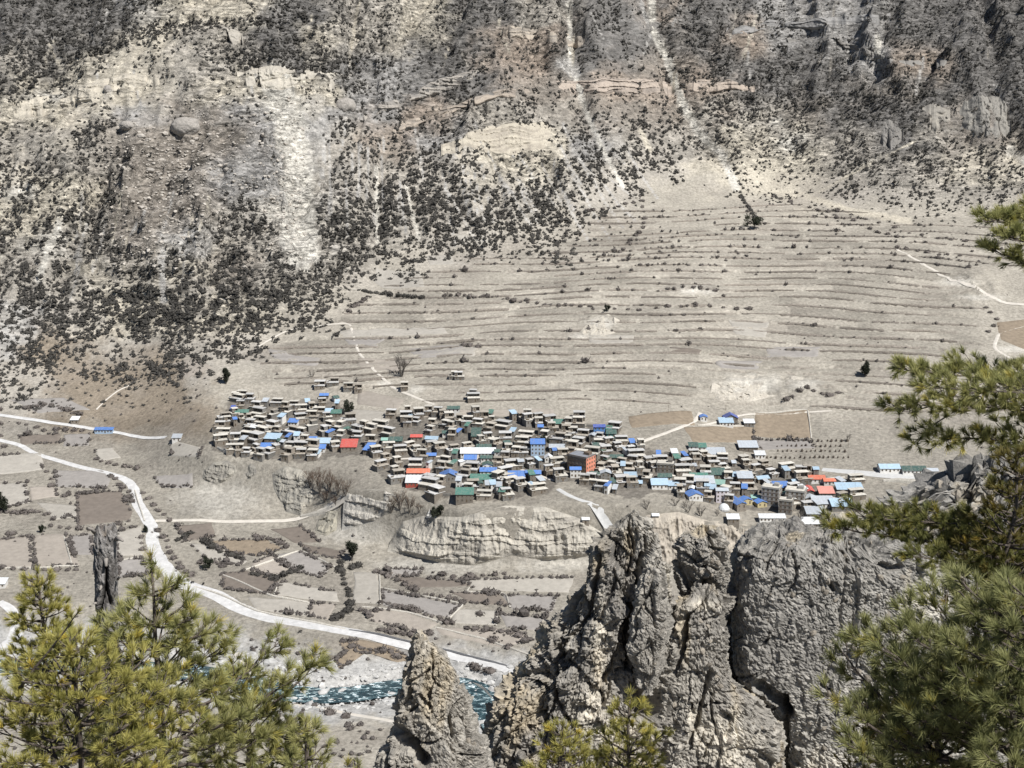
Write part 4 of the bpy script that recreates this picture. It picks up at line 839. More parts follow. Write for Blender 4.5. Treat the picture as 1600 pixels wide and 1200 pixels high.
# ------------------------------------------------------------------ the village
M_STONE = mat('house_stone', (.20, .175, .145), .3, .8, .95, .12, 2.5, rand=.25)
M_STONE2 = mat('house_stone_grey', (.175, .165, .15), .3, .8, .95, .12, 2.5, rand=.25)
M_PLAST = mat('white_plaster', (.62, .60, .56), .12, .6, .9, .03, 2., rand=.1)
M_CLAY = mat('clay_roof', (.52, .49, .43), .25, .45, .95, .1, 1.2, rand=.16)
M_CLAY2 = mat('grey_clay_roof', (.47, .46, .44), .25, .45, .95, .1, 1.2, rand=.16)
M_CLAY3 = mat('dusty_clay_roof', (.35, .315, .265), .28, .45, .95, .1, 1.2, rand=.2)
M_WOOD = mat('weathered_wood', (.11, .085, .06), .3, 2., .9, rand=.2)
M_DARKW = mat('window_glass', (.025, .027, .03), .2, 2., .3, spec=.4)
M_FRAME = mat('window_frame', (.30, .24, .17), .2, 2., .8, rand=.3)
def metal_mat(name, col, rough=.5):
    m = bpy.data.materials.new(name); t, b, o = nodes(m); L = t.links.new
    tc = N(t, 'ShaderNodeTexCoord'); wv = N(t, 'ShaderNodeTexWave', Scale=1.3, Distortion=.3); wv.bands_direction = 'X'; L(tc.outputs['Object'], wv.inputs[0])
    nz = N(t, 'ShaderNodeTexNoise', Scale=.5, Detail=5, Roughness=.7); L(tc.outputs['Object'], nz.inputs[0])
    oi = N(t, 'ShaderNodeObjectInfo'); ad = N(t, 'ShaderNodeMath', operation='MULTIPLY_ADD'); L(oi.outputs['Random'], ad.inputs[0]); ad.inputs[1].default_value = .35; L(nz.outputs[0], ad.inputs[2])
    mr = N(t, 'ShaderNodeMapRange'); mr.inputs[1].default_value = .3; mr.inputs[2].default_value = 1.; mr.inputs[3].default_value = .72; mr.inputs[4].default_value = 1.25; L(ad.outputs[0], mr.inputs[0])
    vm = N(t, 'ShaderNodeVectorMath', operation='SCALE'); vm.inputs[0].default_value = col; L(mr.outputs[0], vm.inputs['Scale'])
    n2 = N(t, 'ShaderNodeTexNoise', Scale=.9, Detail=6, Roughness=.7); L(tc.outputs['Object'], n2.inputs[0]); r3 = N(t, 'ShaderNodeMapRange'); r3.inputs[1].default_value = .44; r3.inputs[2].default_value = .74; r3.inputs[3].default_value = .06; r3.inputs[4].default_value = .62; L(n2.outputs[0], r3.inputs[0])
    mx = N(t, 'ShaderNodeMix'); mx.data_type = 'RGBA'; L(r3.outputs[0], mx.inputs['Factor']); L(vm.outputs[0], mx.inputs['A']); mx.inputs['B'].default_value = (.36, .32, .27, 1); L(mx.outputs['Result'], b.inputs['Base Color'])
    bp = N(t, 'ShaderNodeBump', Strength=.6, Distance=.08); L(wv.outputs[0], bp.inputs['Height']); L(bp.outputs[0], b.inputs['Normal'])
    b.inputs['Roughness'].default_value = rough; b.inputs['Specular IOR Level'].default_value = .35
    return m
ROOF = {'blue': metal_mat('blue_metal', (.06, .19, .52)), 'pale blue': metal_mat('pale_blue_metal', (.36, .50, .62)), 'deep blue': metal_mat('deep_blue_metal', (.035, .08, .34)), 'green': metal_mat('green_metal', (.045, .17, .135)), 'dark green': metal_mat('dark_green_metal', (.025, .085, .075)),
        'pale green': metal_mat('pale_green_metal', (.22, .40, .34)), 'red': metal_mat('red_metal', (.55, .075, .06)), 'orange-red': metal_mat('orange_red_metal', (.62, .15, .08)), 'pink': metal_mat('faded_pink_metal', (.62, .25, .20)), 'grey metal': metal_mat('grey_metal', (.42, .46, .50)), 'white metal': metal_mat('white_metal', (.72, .74, .75))}
def part(name, mb, m, par): return ob(name, mb.mesh(name) if isinstance(mb, MB) else mb, m, par)
def window_meshes():
    f = MB()
    f.box(-.62, -.5, -.10, .02, -.72, .72); f.box(.5, .62, -.10, .02, -.72, .72); f.box(-.5, .5, -.10, .02, .6, .72); f.box(-.5, .5, -.10, .02, -.72, -.6); f.box(-.05, .05, -.09, .0, -.6, .6)
    p = MB().box(-.5, .5, -.03, .02, -.6, .6)
    d = MB().box(-.5, .5, -.07, .02, 0, 1.9)
    return f.mesh('window'), p.mesh('pane'), d.mesh('door')
WIN_ME, PANE_ME, DOOR_ME = window_meshes()
for a_, b_ in ((WIN_ME, M_FRAME), (PANE_ME, M_DARKW), (DOOR_ME, M_WOOD)): a_.materials.append(b_)
def window(par, x, y, z, sc_=1., rz=0):
    o = ob('window', WIN_ME, None, par, (x, y, z), rz); o.scale = (sc_, 1, sc_)
    ob('pane', PANE_ME, None, o)
def door(par, x, y, z, rz=0): return ob('door', DOOR_ME, None, par, (x, y, z), rz)
FLAT = []
def flat_variant(k):
    r = random.Random(100+k); w_ = r.uniform(5.5, 10.5); d_ = r.uniform(6, 9.5); cl = [M_CLAY, M_CLAY2, M_CLAY, M_CLAY3, M_CLAY2][k % 5]; cl2 = [M_CLAY2, M_CLAY, M_CLAY3][k % 3]; h1 = r.uniform(2.5, 3.0); h2 = r.uniform(2.3, 2.7); ud = d_*r.uniform(.45, .62)
    hw, hd = w_/2, d_/2; parts = []
    parts.append(('wall', MB().box(-hw, hw, -hd, hd, -4, h1).mesh('wall'), [M_STONE, M_STONE2][k % 2]))
    t = MB().box(-hw-.25, hw+.25, -hd-.45, hd+.05, h1+.003, h1+.30)
    if k % 3 == 0:    # parapet of stacked brushwood
        t.box(-hw-.2, hw+.2, -hd-.4, -hd+.0, h1+.30, h1+.55)
    parts.append(('roof_terrace', t.mesh('roof_terrace'), cl2))
    zb = h1+.303; zt = zb+h2; x0, x1 = -hw, hw
    if k % 4 == 1: x1 = hw*r.uniform(.35, .7)
    if k % 4 == 3: x0 = -hw*r.uniform(.35, .7)
    y0 = hd-ud; u_ = MB()
    u_.box(x0, x1, hd-.35, hd-.05, zb, zt).box(x0, x0+.35, y0, hd-.352, zb, zt).box(x1-.35, x1, y0, hd-.352, zb, zt)
    closed = r.random() < .55; xm = x0+(x1-x0)*r.uniform(.35, .55)
    if closed: u_.box(x0+.352, xm, y0, y0+.35, zb, zt)
    parts.append(('upper_wall', u_.mesh('upper_wall'), [M_STONE, M_STONE2, M_STONE][k % 3]))
    parts.append(('roof', MB().box(x0-.3, x1+.3, y0-.6, hd+.25, zt+.003, zt+.32).mesh('roof'), cl))
    px0 = xm if closed else x0+.35; npst = max(2, int((x1-px0)/2.2))
    for i in range(1, npst):
        xx = px0+(x1-.35-px0)*i/npst; parts.append(('post', MB().box(xx-.1, xx+.1, y0, y0+.2, zb, zt).mesh('post'), M_WOOD))
    wins = []
    if closed: wins.append(((x0+xm)/2+.15, y0, zb+1.2, .8))
    for xx in np.linspace(-hw+1.8, hw-1.8, r.choice([2, 3])): wins.append((xx, -hd, h1*.55, .75))
    if r.random() < .6: parts.append(('firewood_stack', MB().box(-hw+.2, -hw+r.uniform(1.5, 3), -hd+.1, -hd+.8, h1+.31, h1+r.uniform(.8, 1.2)).mesh('firewood_stack'), M_WOOD))
    if r.random() < .55: xx = r.uniform(-hw+.5, hw-.5); parts.append(('flagpole', MB().tube([(xx, hd-.6, zt), (xx, hd-.6, zt+4.5)], [.07, .04], 5).mesh('flagpole'), M_WOOD))
    for a_, b_, c_ in parts: b_.materials.append(c_)
    return parts, wins, (w_, d_, h1)
def hut_variant(k):
    r = random.Random(300+k); w_ = r.uniform(4, 6.5); d_ = r.uniform(4, 6); h1 = r.uniform(2.3, 2.8); hw, hd = w_/2, d_/2; parts = []
    b = MB().box(-hw, hw, hd-.3, hd, -4, h1).box(-hw, -hw+.3, -hd, hd-.302, -4, h1).box(hw-.3, hw, -hd, hd-.302, -4, h1).box(-hw+.302, hw*(.1 if k % 2 else .9)-.302, -hd, -hd+.3, -4, h1).box(-hw+.302, hw-.302, -hd+.302, hd-.302, -4, .1)
    parts.append(('wall', b.mesh('wall'), [M_STONE, M_STONE2][k % 2])); parts.append(('roof', MB().box(-hw-.3, hw+.3, -hd-.4, hd+.2, h1+.003, h1+.28).mesh('roof'), [M_CLAY, M_CLAY2, M_CLAY3][k % 3]))
    parts.append(('firewood_stack', MB().box(-hw+.2, hw*.4, hd-1, hd-.2, h1+.283, h1+.9).mesh('firewood_stack'), M_WOOD))
    for a_, b_, c_ in parts: b_.materials.append(c_)
    return parts, [(-hw*.4, -hd, h1*.55, .6)], (w_, d_, h1)
FLAT = [flat_variant(k) for k in range(18)]+[hut_variant(k) for k in range(8)]
HOUSES = []      # (px, py, half width px, object)
def settle(px, py, hd, rz):
    g = ground(px, py)[0]; return g
def flat_house(px, py, k, rz, sx_=1., sz_=1.):
    g = settle(px, py, 4, rz); e = empty('stone_house', g+np.array([0, 0, .2]), rz); parts, wins, dims = FLAT[k]; e.scale = (sx_, sx_, sz_)
    for nm, me_, m_ in parts: ob(nm, me_, None, e)
    for x, y, z, s_ in wins: window(e, x, y-.01, z, s_)
    door(e, dims[0]*.12, -dims[1]/2-.01, .0)
    HOUSES.append([px, py, dims[0]*sx_*F/g[1]/2, e, 'flat']); return e
def gable_house(px, py, wpx, roofc, lab, storeys=1, rz=0., wall=None, d_=None, pitch=.38, along=True, mono=False, name='house', bay=2.4):
    g = settle(px, py, 4, rz); w_ = wpx*g[1]/F; d_ = d_ or max(6, min(10, w_*.75)); hh = 2.8*storeys; hw, hd = w_/2, d_/2
    e = empty(name, g+np.array([0, 0, .2]), rz); wl = wall or random.choice([M_STONE, M_STONE2, M_PLAST]); rm = ROOF[roofc]
    b = MB().box(-hw, hw, -hd, hd, -4, hh)
    rs = (hd if along else hw)*pitch
    o_ = .55; th = .14
    if mono:
        rs = d_*.22; b.poly([(-hw, hd, hh), (hw, hd, hh), (hw, hd, hh+rs), (-hw, hd, hh+rs), (-hw, -hd, hh), (hw, -hd, hh)], [(0, 3, 2, 1)[::-1], (4, 0, 3)[::-1], (1, 5, 2)[::-1]])
        V = []
        for zz in (.03, .03+th): V += [(-hw-o_, -hd-o_, hh-rs*o_/d_+zz), (hw+o_, -hd-o_, hh-rs*o_/d_+zz), (hw+o_, hd+o_, hh+rs*(1+o_/d_)+zz), (-hw-o_, hd+o_, hh+rs*(1+o_/d_)+zz)]
        roofs = [('roof', V)]
    elif along:
        b.poly([(-hw, -hd, hh), (-hw, hd, hh), (-hw, 0, hh+rs), (hw, -hd, hh), (hw, hd, hh), (hw, 0, hh+rs)], [(0, 1, 2)[::-1], (3, 4, 5)])
        sl_ = rs/hd; roofs = []
        for s_ in (-1, 1):
            V = []
            for zz in (.03, .03+th): V += [(-hw-o_, s_*(hd+o_), hh-sl_*o_+zz), (hw+o_, s_*(hd+o_), hh-sl_*o_+zz), (hw+o_, s_*.002, hh+rs+zz), (-hw-o_, s_*.002, hh+rs+zz)]
            roofs.append(('roof', V))
    else:
        b.poly([(-hw, -hd, hh), (hw, -hd, hh), (0, -hd, hh+rs), (-hw, hd, hh), (hw, hd, hh), (0, hd, hh+rs)], [(0, 1, 2), (3, 4, 5)[::-1]])
        sl_ = rs/hw; roofs = []
        for s_ in (-1, 1):
            V = []
            for zz in (.03, .03+th): V += [(s_*(hw+o_), -hd-o_, hh-sl_*o_+zz), (s_*(hw+o_), hd+o_, hh-sl_*o_+zz), (s_*.002, hd+o_, hh+rs+zz), (s_*.002, -hd-o_, hh+rs+zz)]
            roofs.append(('roof', V))
    part('wall', b, wl, e)
    for nm, V in roofs:
        part(nm, MB().poly(V, [(0, 1, 2, 3), (4, 5, 6, 7), (0, 1, 5, 4), (1, 2, 6, 5), (2, 3, 7, 6), (3, 0, 4, 7)]), rm, e)
    for s in range(storeys):
        nw = max(1, int(w_/bay))
        for i in range(nw):
            xx = -hw+w_*(i+.5)/nw
            if s == 0 and i == nw//2: door(e, xx, -hd-.01, .1)
            else: window(e, xx, -hd-.01, 2.8*s+1.5, .85)
    HOUSES.append([px, py, wpx/2, e, roofc]); tag(e, lab, 'house', 'buildings of the village'); return e
# notable roofs, each described on its own
R_ = radians
NOTE = [(507, 622, 13, 'blue', 'small blue roofed house at the top left edge of the village', {}), (379, 648, 21, 'green', 'green roofed house near the top left corner of the village', {}), (366, 643, 9, 'deep blue', 'tiny dark blue roof just left of the green roof at the top left', {'mono': 1}), (459, 664, 15, 'blue', 'small bright blue roof among pale roofs in the left half', {'mono': 1, 'rz': -.15}), (526, 650, 16, 'green', 'green roof in the upper row just below the round juniper', {'mono': 1}), (514, 648, 11, 'pale blue', 'pale blue roof touching the green roof below the round juniper', {'mono': 1}),
 (442, 693, 15, 'dark green', 'dark green roof among pale roofs at lower left', {}), (427, 689, 24, 'pale blue', 'wide pale blue roof beside the dark green one at lower left', {'mono': 1, 'rz': -.15}), (417, 703, 19, 'blue', 'blue roof on the lowest row at the left end of the village', {'mono': 1}), (488, 690, 15, 'blue', 'small blue roof left of the red sloping roof', {}), (505, 696, 22, 'pale blue', 'light blue roof directly left of the red sloping roof', {'mono': 1}), (504, 705, 9, 'blue', 'tiny blue roof below the light blue one left of the red roof', {'mono': 1}), (543, 676, 13, 'green', 'narrow green roof above the red sloping roof', {'along': False}), (546, 701, 25, 'red', 'red sloping roof in the left half of the village', {'mono': 1, 'd_': 12}),
 (577, 706, 12, 'blue', 'narrow blue roof right of the red sloping roof', {'mono': 1, 'd_': 11, 'rz': -.3}), (605, 692, 17, 'pale green', 'faded green roof left of the big dark green roof', {}), (619, 692, 20, 'dark green', 'big dark green roof left of the small red roof', {'d_': 10}), (651, 687, 18, 'red', 'small red hipped roof near the village centre', {}), (675, 690, 20, 'pale blue', 'pale blue roof right of the small red roof', {'rz': -.1}), (674, 716, 15, 'blue', 'small blue roof above the wide orange-red roof', {}),
 (654, 742, 36, 'orange-red', 'wide orange-red roofed building above the cliff edge', {'storeys': 1, 'd_': 9}), (650, 757, 32, 'white metal', 'red walled building with white roof under the orange-red roof', {'wall': 'red', 'mono': 1}), (702, 748, 30, 'blue', 'blue gabled house right of the wide orange-red roof', {'along': False, 'pitch': .45}), (726, 782, 28, 'green', 'green roofed house alone on the cliff edge', {'mono': 1, 'storeys': 2}), (697, 681, 11, 'dark green', 'dark green roof between pale roofs right of the small red roof', {}), (709, 648, 19, 'dark green', 'white fronted house with dark green roof on the top row', {'wall': 'plast', 'storeys': 2}), (744, 684, 14, 'dark green', 'tall narrow dark green roof in the village centre', {'mono': 1, 'd_': 13}), (756, 703, 23, 'dark green', 'dark green roof behind the long white roof', {}), (747, 712, 56, 'white metal', 'long white roofed building in the village centre', {'mono': 1, 'd_': 8}),
 (735, 722, 19, 'blue', 'blue roof below the long white roof', {'mono': 1}), (760, 720, 18, 'dark green', 'small dark green roof right below the long white roof', {}), (752, 752, 34, 'green', 'large green gabled house in the lower village centre', {'pitch': .5}), (763, 740, 26, 'blue', 'blue roof behind the large green gabled house', {}), (762, 731, 16, 'dark green', 'dark green gable just above the large green gabled house', {'along': False}), (807, 749, 26, 'blue', 'blue flat-pitched roof right of the large green gabled house', {'mono': 1}), (833, 744, 24, 'blue', 'blue roof in front of the tall hotel on its left', {}), (840, 709, 22, 'blue', 'tall house with bright blue roof and bluish wall left of the hotel', {'storeys': 3, 'wall': 'bluish', 'mono': 1}), (870, 703, 24, 'grey metal', 'grey metal roofed house behind the hotel', {'storeys': 1}), (857, 720, 12, 'white metal', 'white triple gabled building left of the hotel', {'along': False, 'pitch': .7, 'wall': 'plast'}),
 (875, 666, 19, 'green', 'teal roofed house at the upper right edge of the flat roofs', {'mono': 1}), (936, 677, 18, 'deep blue', 'deep blue roofed house on the top row right of centre', {'wall': 'blue', 'storeys': 2}), (955, 682, 15, 'dark green', 'teal house beside the deep blue roof on the top row', {'wall': 'teal', 'mono': 1}), (899, 744, 17, 'blue', 'small blue roofed house directly below the tall hotel', {'storeys': 2}), (985, 749, 19, 'pale blue', 'pale blue roof right of the tall hotel', {'mono': 1}), (931, 745, 17, 'dark green', 'dark green roof just right and below the hotel', {}), (946, 756, 16, 'grey metal', 'tall grey house with gabled metal roof above the concrete path', {'storeys': 3, 'along': False}), (963, 719, 20, 'dark green', 'dark green roof in the row right of the hotel', {}),
 (1099, 656, 11, 'blue', 'small blue roof by the track above the village', {'along': False}), (1141, 657, 22, 'deep blue', 'blue pyramid roofed farm house above the village', {'along': False, 'pitch': .5}), (1134, 664, 22, 'pale blue', 'light blue lean-to in front of the blue farm house', {'mono': 1}), (1170, 665, 16, 'white metal', 'small white shed right of the blue farm house', {'mono': 1}), (1096, 703, 14, 'green', 'green roofed house on the upper right row', {'mono': 1}), (1083, 702, 14, 'dark green', 'dark shed left of the green roof on the upper right row', {'mono': 1}), (1118, 713, 30, 'grey metal', 'long grey greenhouse roof on the upper right row', {'mono': 1}), (1168, 702, 30, 'grey metal', 'long pale greenhouse standing in the orchard', {'mono': 1}), (1187, 715, 16, 'white metal', 'small white roofed hut below the orchard greenhouse', {'mono': 1}),
 (1038, 749, 22, 'dark green', 'dark green roof with pale skylights right of centre', {}), (1091, 749, 28, 'green', 'broad green roof in the right half of the village', {'d_': 10}), (1119, 745, 28, 'dark green', 'dark green striped roof right of the broad green roof', {'mono': 1}), (1098, 758, 36, 'grey metal', 'broad grey metal roof below the green roofs', {'mono': 1, 'd_': 10}), (1123, 761, 18, 'pale green', 'faded green rounded roof below the green roofs', {'mono': 1, 'rz': -.2}), (1030, 761, 26, 'pale blue', 'long low shed with pale blue roof on the slope edge', {'mono': 1}), (1052, 763, 17, 'pale blue', 'shorter pale blue shed right of the long low shed', {'mono': 1}), (1084, 778, 24, 'blue', 'blue gabled house with white front above the slope', {'along': False, 'wall': 'plast', 'storeys': 1, 'rz': .25, 'd_': 9}),
 (1127, 783, 19, 'grey metal', 'three storey lilac house left of the sloping blue roofs', {'storeys': 3, 'wall': 'lilac'}), (1149, 788, 17, 'blue', 'long sloping blue roof behind the silver dome', {'along': False, 'd_': 18, 'rz': .35}), (1165, 786, 17, 'blue', 'blue gabled house with arched front right of the silver dome', {'along': False, 'rz': .3, 'wall': 'ochre'}), (1188, 790, 17, 'blue', 'second blue gabled house with ochre front by the concrete block', {'along': False, 'rz': .3, 'wall': 'ochre'}), (1180, 782, 14, 'pale green', 'pale green roof between the two blue gabled houses', {}), (1145, 815, 19, 'white metal', 'small white roofed hut alone on the slope edge', {'mono': 1}), (1206, 814, 42, 'white metal', 'long white greenhouse at the bottom edge of the village', {'mono': 1, 'd_': 5}),
 (1163, 762, 24, 'grey metal', 'brown three storey lodge with metal roof right of centre', {'storeys': 3, 'wall': 'brown', 'd_': 9, 'mono': 1}), (1190, 752, 20, 'pale blue', 'pale blue roof behind the brown lodge', {'rz': .3}), (1219, 765, 24, 'blue', 'blue strip roof behind the concrete block', {'mono': 1}), (1275, 752, 26, 'orange-red', 'bright red roof at the right end of the village', {}), (1295, 756, 18, 'orange-red', 'smaller red roof right beside the bright red roof', {}), (1290, 774, 24, 'pink', 'faded pink-red roofed building below the bright red roof', {'mono': 1, 'd_': 9}), (1264, 770, 11, 'red', 'narrow striped red roof left of the pink roof', {'along': False, 'd_': 11}), (1326, 768, 42, 'pale blue', 'long pale blue metal roof at the right end', {'mono': 1, 'd_': 9}), (1285, 790, 34, 'grey metal', 'grey metal roof below the pink roof', {'mono': 1}), (1266, 783, 18, 'grey metal', 'small gabled metal roof right of the concrete houses', {'along': False}), (1314, 794, 34, 'pale blue', 'pale metal roof at the lower right end', {'mono': 1}), (1273, 806, 30, 'grey metal', 'low grey shed at the bottom right of the village', {'mono': 1}), (1265, 822, 26, 'white metal', 'cream roofed shed just above the pine bough', {'mono': 1}),
 (1388, 735, 32, 'pale blue', 'long white building with pale blue roof on the concrete terrace', {'wall': 'plast', 'storeys': 1}), (1426, 738, 38, 'dark green', 'long white building with green roof on the concrete terrace', {'wall': 'plast'}), (1455, 740, 18, 'grey metal', 'grey roofed end building on the concrete terrace', {'wall': 'plast'}), (163, 676, 29, 'blue', 'long low blue roofed shelter beside the upper road at left', {'mono': 1, 'd_': 4, 'wall': 'bluish'}), (118, 660, 12, 'white metal', 'small white roof above the upper road at left', {'mono': 1}), (277, 688, 14, 'grey metal', 'grey tin shed on the slope left of the village', {'mono': 1}), (915, 817, 11, 'white metal', 'white hut in the dark plot below the concrete path', {'mono': 1, 'd_': 4}), (1024, 811, 10, 'white metal', 'white boulder-like hut on the slope right of the concrete path', {'mono': 1, 'd_': 4}), (0, 916, 22, 'white metal', 'white roofed shed at the left edge behind the pine', {'mono': 1})]
WL = {'red': mat('red_wall', (.33, .075, .055), .15, 1., .9), 'plast': M_PLAST, 'bluish': mat('bluish_wall', (.33, .42, .52), .12, 1., .9), 'blue': mat('blue_wall', (.10, .22, .45), .12, 1., .9), 'teal': mat('teal_wall', (.05, .16, .15), .12, 1., .9), 'lilac': mat('lilac_wall', (.52, .48, .50), .1, 1., .9), 'ochre': mat('ochre_wall', (.45, .38, .22), .12, 1., .9), 'brown': mat('brown_wall', (.13, .085, .06), .15, 1., .9), 'salmon': mat('salmon_wall', (.62, .24, .16), .12, 1., .9), 'dirty': mat('dirty_concrete', (.30, .29, .27), .2, .6, .9, .04)}
for (x, y_, w_, c_, lab, kw) in NOTE:
    kw = dict(kw)
    if isinstance(kw.get('wall'), str): kw['wall'] = WL[kw['wall']]
    gable_house(x, y_, w_, c_, lab, name='greenhouse' if 'greenhouse' in lab else 'shed' if 'shed' in lab or 'hut' in lab else 'house', **kw)
# multi-storey blocks with a flat roof
def block(px, py, w_, d_, n, rz, wl, lab, side=None, roofc=None, name='building', parap=True):
    g = settle(px, py, 4, rz); e = empty(name, g+np.array([0, 0, .1]), rz); hw, hd, hh = w_/2, d_/2, 3.0*n
    part('wall', MB().box(-hw, hw, -hd, hd, -4, hh), wl, e)
    if side is not None: part('side_wall', MB().box(hw+.003, hw+.12, -hd+.0, hd, -.5, hh+.8), side, e)
    part('roof', MB().box(-hw-.4, hw+.4, -hd-.4, hd+.4, hh+.003, hh+.3), M_CLAY if roofc is None else roofc, e)
    if parap:
        p = MB().box(-hw-.4, hw+.4, -hd-.4, -hd-.2, hh+.303, hh+1.); p.box(-hw-.4, -hw-.2, -hd-.198, hd+.4, hh+.303, hh+1.); p.box(hw+.2, hw+.4, -hd-.198, hd+.4, hh+.303, hh+1.); part('parapet', p, wl, e)
    part('stair_head', MB().box(hw*.2, hw*.75, hd*.1, hd*.8, hh+.303, hh+2.3), wl, e)
    for s in range(n):
        for i in range(max(2, int(w_/2.8))):
            nw = max(2, int(w_/2.8)); window(e, -hw+w_*(i+.5)/nw, -hd-.01, 3*s+1.6, 1.05)
        for i in range(max(2, int(d_/2.8))):
            nd = max(2, int(d_/2.8)); window(e, hw+(.13 if side else .01), -hd+d_*(i+.5)/nd, 3*s+1.6, 1.05, pi/2)
        if s: part('cornice', MB().box(-hw-.15, hw+.15, -hd-.18, -hd-.004, 3*s-.12, 3*s+.1), WL['brown'], e)
    HOUSES.append([px, py, w_*F/g[1]/2, e, 'block']); tag(e, lab, 'building', 'buildings of the village'); return e
block(908, 736, 16, 12, 4, -.62, mat('hotel_stone', (.155, .12, .09), .25, 1., .9, .05), 'tall brown four storey hotel with a salmon side in the village centre', WL['salmon'], metal_mat('hotel_roof', (.20, .22, .26)), 'hotel')
block(1205, 786, 12, 10, 4, -.4, WL['dirty'], 'tall grey concrete block with blank left side near the right end')
block(1243, 784, 13, 11, 3, -.35, WL['dirty'], 'wide concrete building with white flat roof near the right end')
block(1228, 800, 9, 8, 3, -.35, M_STONE2, 'smaller grey concrete block standing in front of the white flat roof')
block(1040, 736, 12, 9, 2, -.2, M_STONE2, 'two storey stone lodge with pale flat roof right of centre')
# plain flat roofed houses filling the rows
def inside(x, y, P):
    c = False
    for (x0, y0), (x1, y1) in zip(P, P[1:]+P[:1]):
        if (y0 > y) != (y1 > y) and x < (x1-x0)*(y-y0)/(y1-y0)+x0: c = not c
    return c
rh = random.Random(11); EXTRA = []
cols_x = ['pale blue', 'grey metal', 'grey metal', 'blue', 'dark green', 'white metal', 'pale blue', 'green']
for it in range(14000):
    x = rh.uniform(330, 1345); y = rh.uniform(622, 800)
    if not inside(x, y, VPOLY): continue
    small = it > 7000; k = 18+rh.randrange(8) if small else rh.randrange(18); hwp = FLAT[k][2][0]*.48
    if any(abs(h[0]-x) < (h[2]+hwp)*.84 and abs(h[1]-y) < (5.6 if small else 7.2) for h in HOUSES): continue
    if len(HOUSES) > 395: break
    rz = (-.25 if x < 520 and y > 668 else -.05)+.95*float(fbm2(x/60, y/26, 2, 3))+rh.uniform(-.16, .16)
    if not small and rh.random() < (.34 if x > 700 else .13):
        c_ = rh.choice(cols_x); e = gable_house(x, y, hwp*2*rh.uniform(.8, 1.), c_, 'x', storeys=rh.choice([1, 2, 2]), rz=rz, mono=rh.random() < .6, along=rh.random() < .7); EXTRA.append((x, y, c_, e)); continue
    flat_house(x, y, k, rz, rh.uniform(.82, 1.15), rh.uniform(.85, 1.4))
for x, y, k in [(520, 602, 3), (546, 610, 5), (632, 608, 2), (560, 612, 8), (708, 592, 7), (718, 593, 1), (740, 626, 4), (740, 620, 9), (824, 652, 0), (905, 655, 6), (380, 622, 5), (368, 624, 2), (500, 606, 6)]:
    flat_house(x, y, k, rh.uniform(-.1, .1), .95)
# words that single out each plain house: the nearest striking building, the side it lies on and its turn
marks = [(x, y_, lab.split(' in the ')[0] if False else lab) for (x, y_, w_, c_, lab, kw) in NOTE]
SHORT = [(507, 622, 'the small blue roof at the top left'), (379, 648, 'the green roof near the top left corner'), (459, 664, 'the small bright blue roof in the left half'), (526, 650, 'the green roof below the round juniper'), (435, 691, 'the dark green roof at lower left'), (546, 701, 'the red sloping roof'), (619, 692, 'the big dark green roof'), (651, 687, 'the small red hipped roof'), (654, 742, 'the wide orange-red roof'), (702, 748, 'the blue gable by the orange-red roof'), (726, 782, 'the green roof on the cliff edge'), (709, 648, 'the white house with dark green roof'), (744, 684, 'the tall narrow dark green roof'), (747, 712, 'the long white roof'), (752, 752, 'the large green gabled house'), (807, 749, 'the blue roof right of the green gable'), (840, 709, 'the tall bright blue roofed house'), (908, 726, 'the tall salmon-sided hotel'), (875, 666, 'the teal roof on the upper edge'), (936, 677, 'the deep blue house on the top row'), (963, 719, 'the dark green roof right of the hotel'), (1038, 749, 'the dark green roof with skylights'), (1091, 749, 'the broad green roof at right'), (1084, 778, 'the blue gable with white front'), (1163, 762, 'the brown three storey lodge'), (1205, 786, 'the tall concrete block'), (1275, 752, 'the bright red roof at the right end'), (1326, 768, 'the long pale blue roof at right'), (1096, 703, 'the green roof on the upper right row'), (740, 623, 'the pale scar above the village'), (415, 703, 'the blue roof on the lowest left row')]
ORD = ['nearest', 'second', 'third', 'fourth', 'fifth', 'sixth', 'seventh', 'eighth', 'ninth', 'tenth', 'eleventh', 'twelfth']
buck = {}
for h in HOUSES:
    if h[4] != 'flat': continue
    m_ = min(SHORT, key=lambda q: (q[0]-h[0])**2+((q[1]-h[1])*2.2)**2); dx = h[0]-m_[0]; dy = (h[1]-m_[1])*2.2
    side = ('right of' if dx > 0 else 'left of') if abs(dx) > abs(dy) else ('below' if dy > 0 else 'above')
    buck.setdefault((m_[2], side), []).append((dx*dx+dy*dy, h[3]))
xb = {}
for (x, y, c_, e) in EXTRA:
    m_ = min(SHORT, key=lambda q: (q[0]-x)**2+((q[1]-y)*2.2)**2); dx = x-m_[0]; dy = (y-m_[1])*2.2
    side = ('right of' if dx > 0 else 'left of') if abs(dx) > abs(dy) else ('below' if dy > 0 else 'above'); xb.setdefault((m_[2], side, c_), []).append((dx*dx+dy*dy, e))
for (nm, side, c_), L_ in xb.items():
    for i, (_, e) in enumerate(sorted(L_, key=lambda q: q[0])): e['label'] = '%s small %s roof %s %s' % (ORD[i], c_, side, nm)
for (nm, side), L_ in buck.items():
    for i, (_, e) in enumerate(sorted(L_, key=lambda q: q[0])):
        tag(e, '%s flat pale clay roof %s %s' % (ORD[min(i, 11)], side, nm), 'house', 'flat roofed stone houses of the village')
print('houses', len(HOUSES))
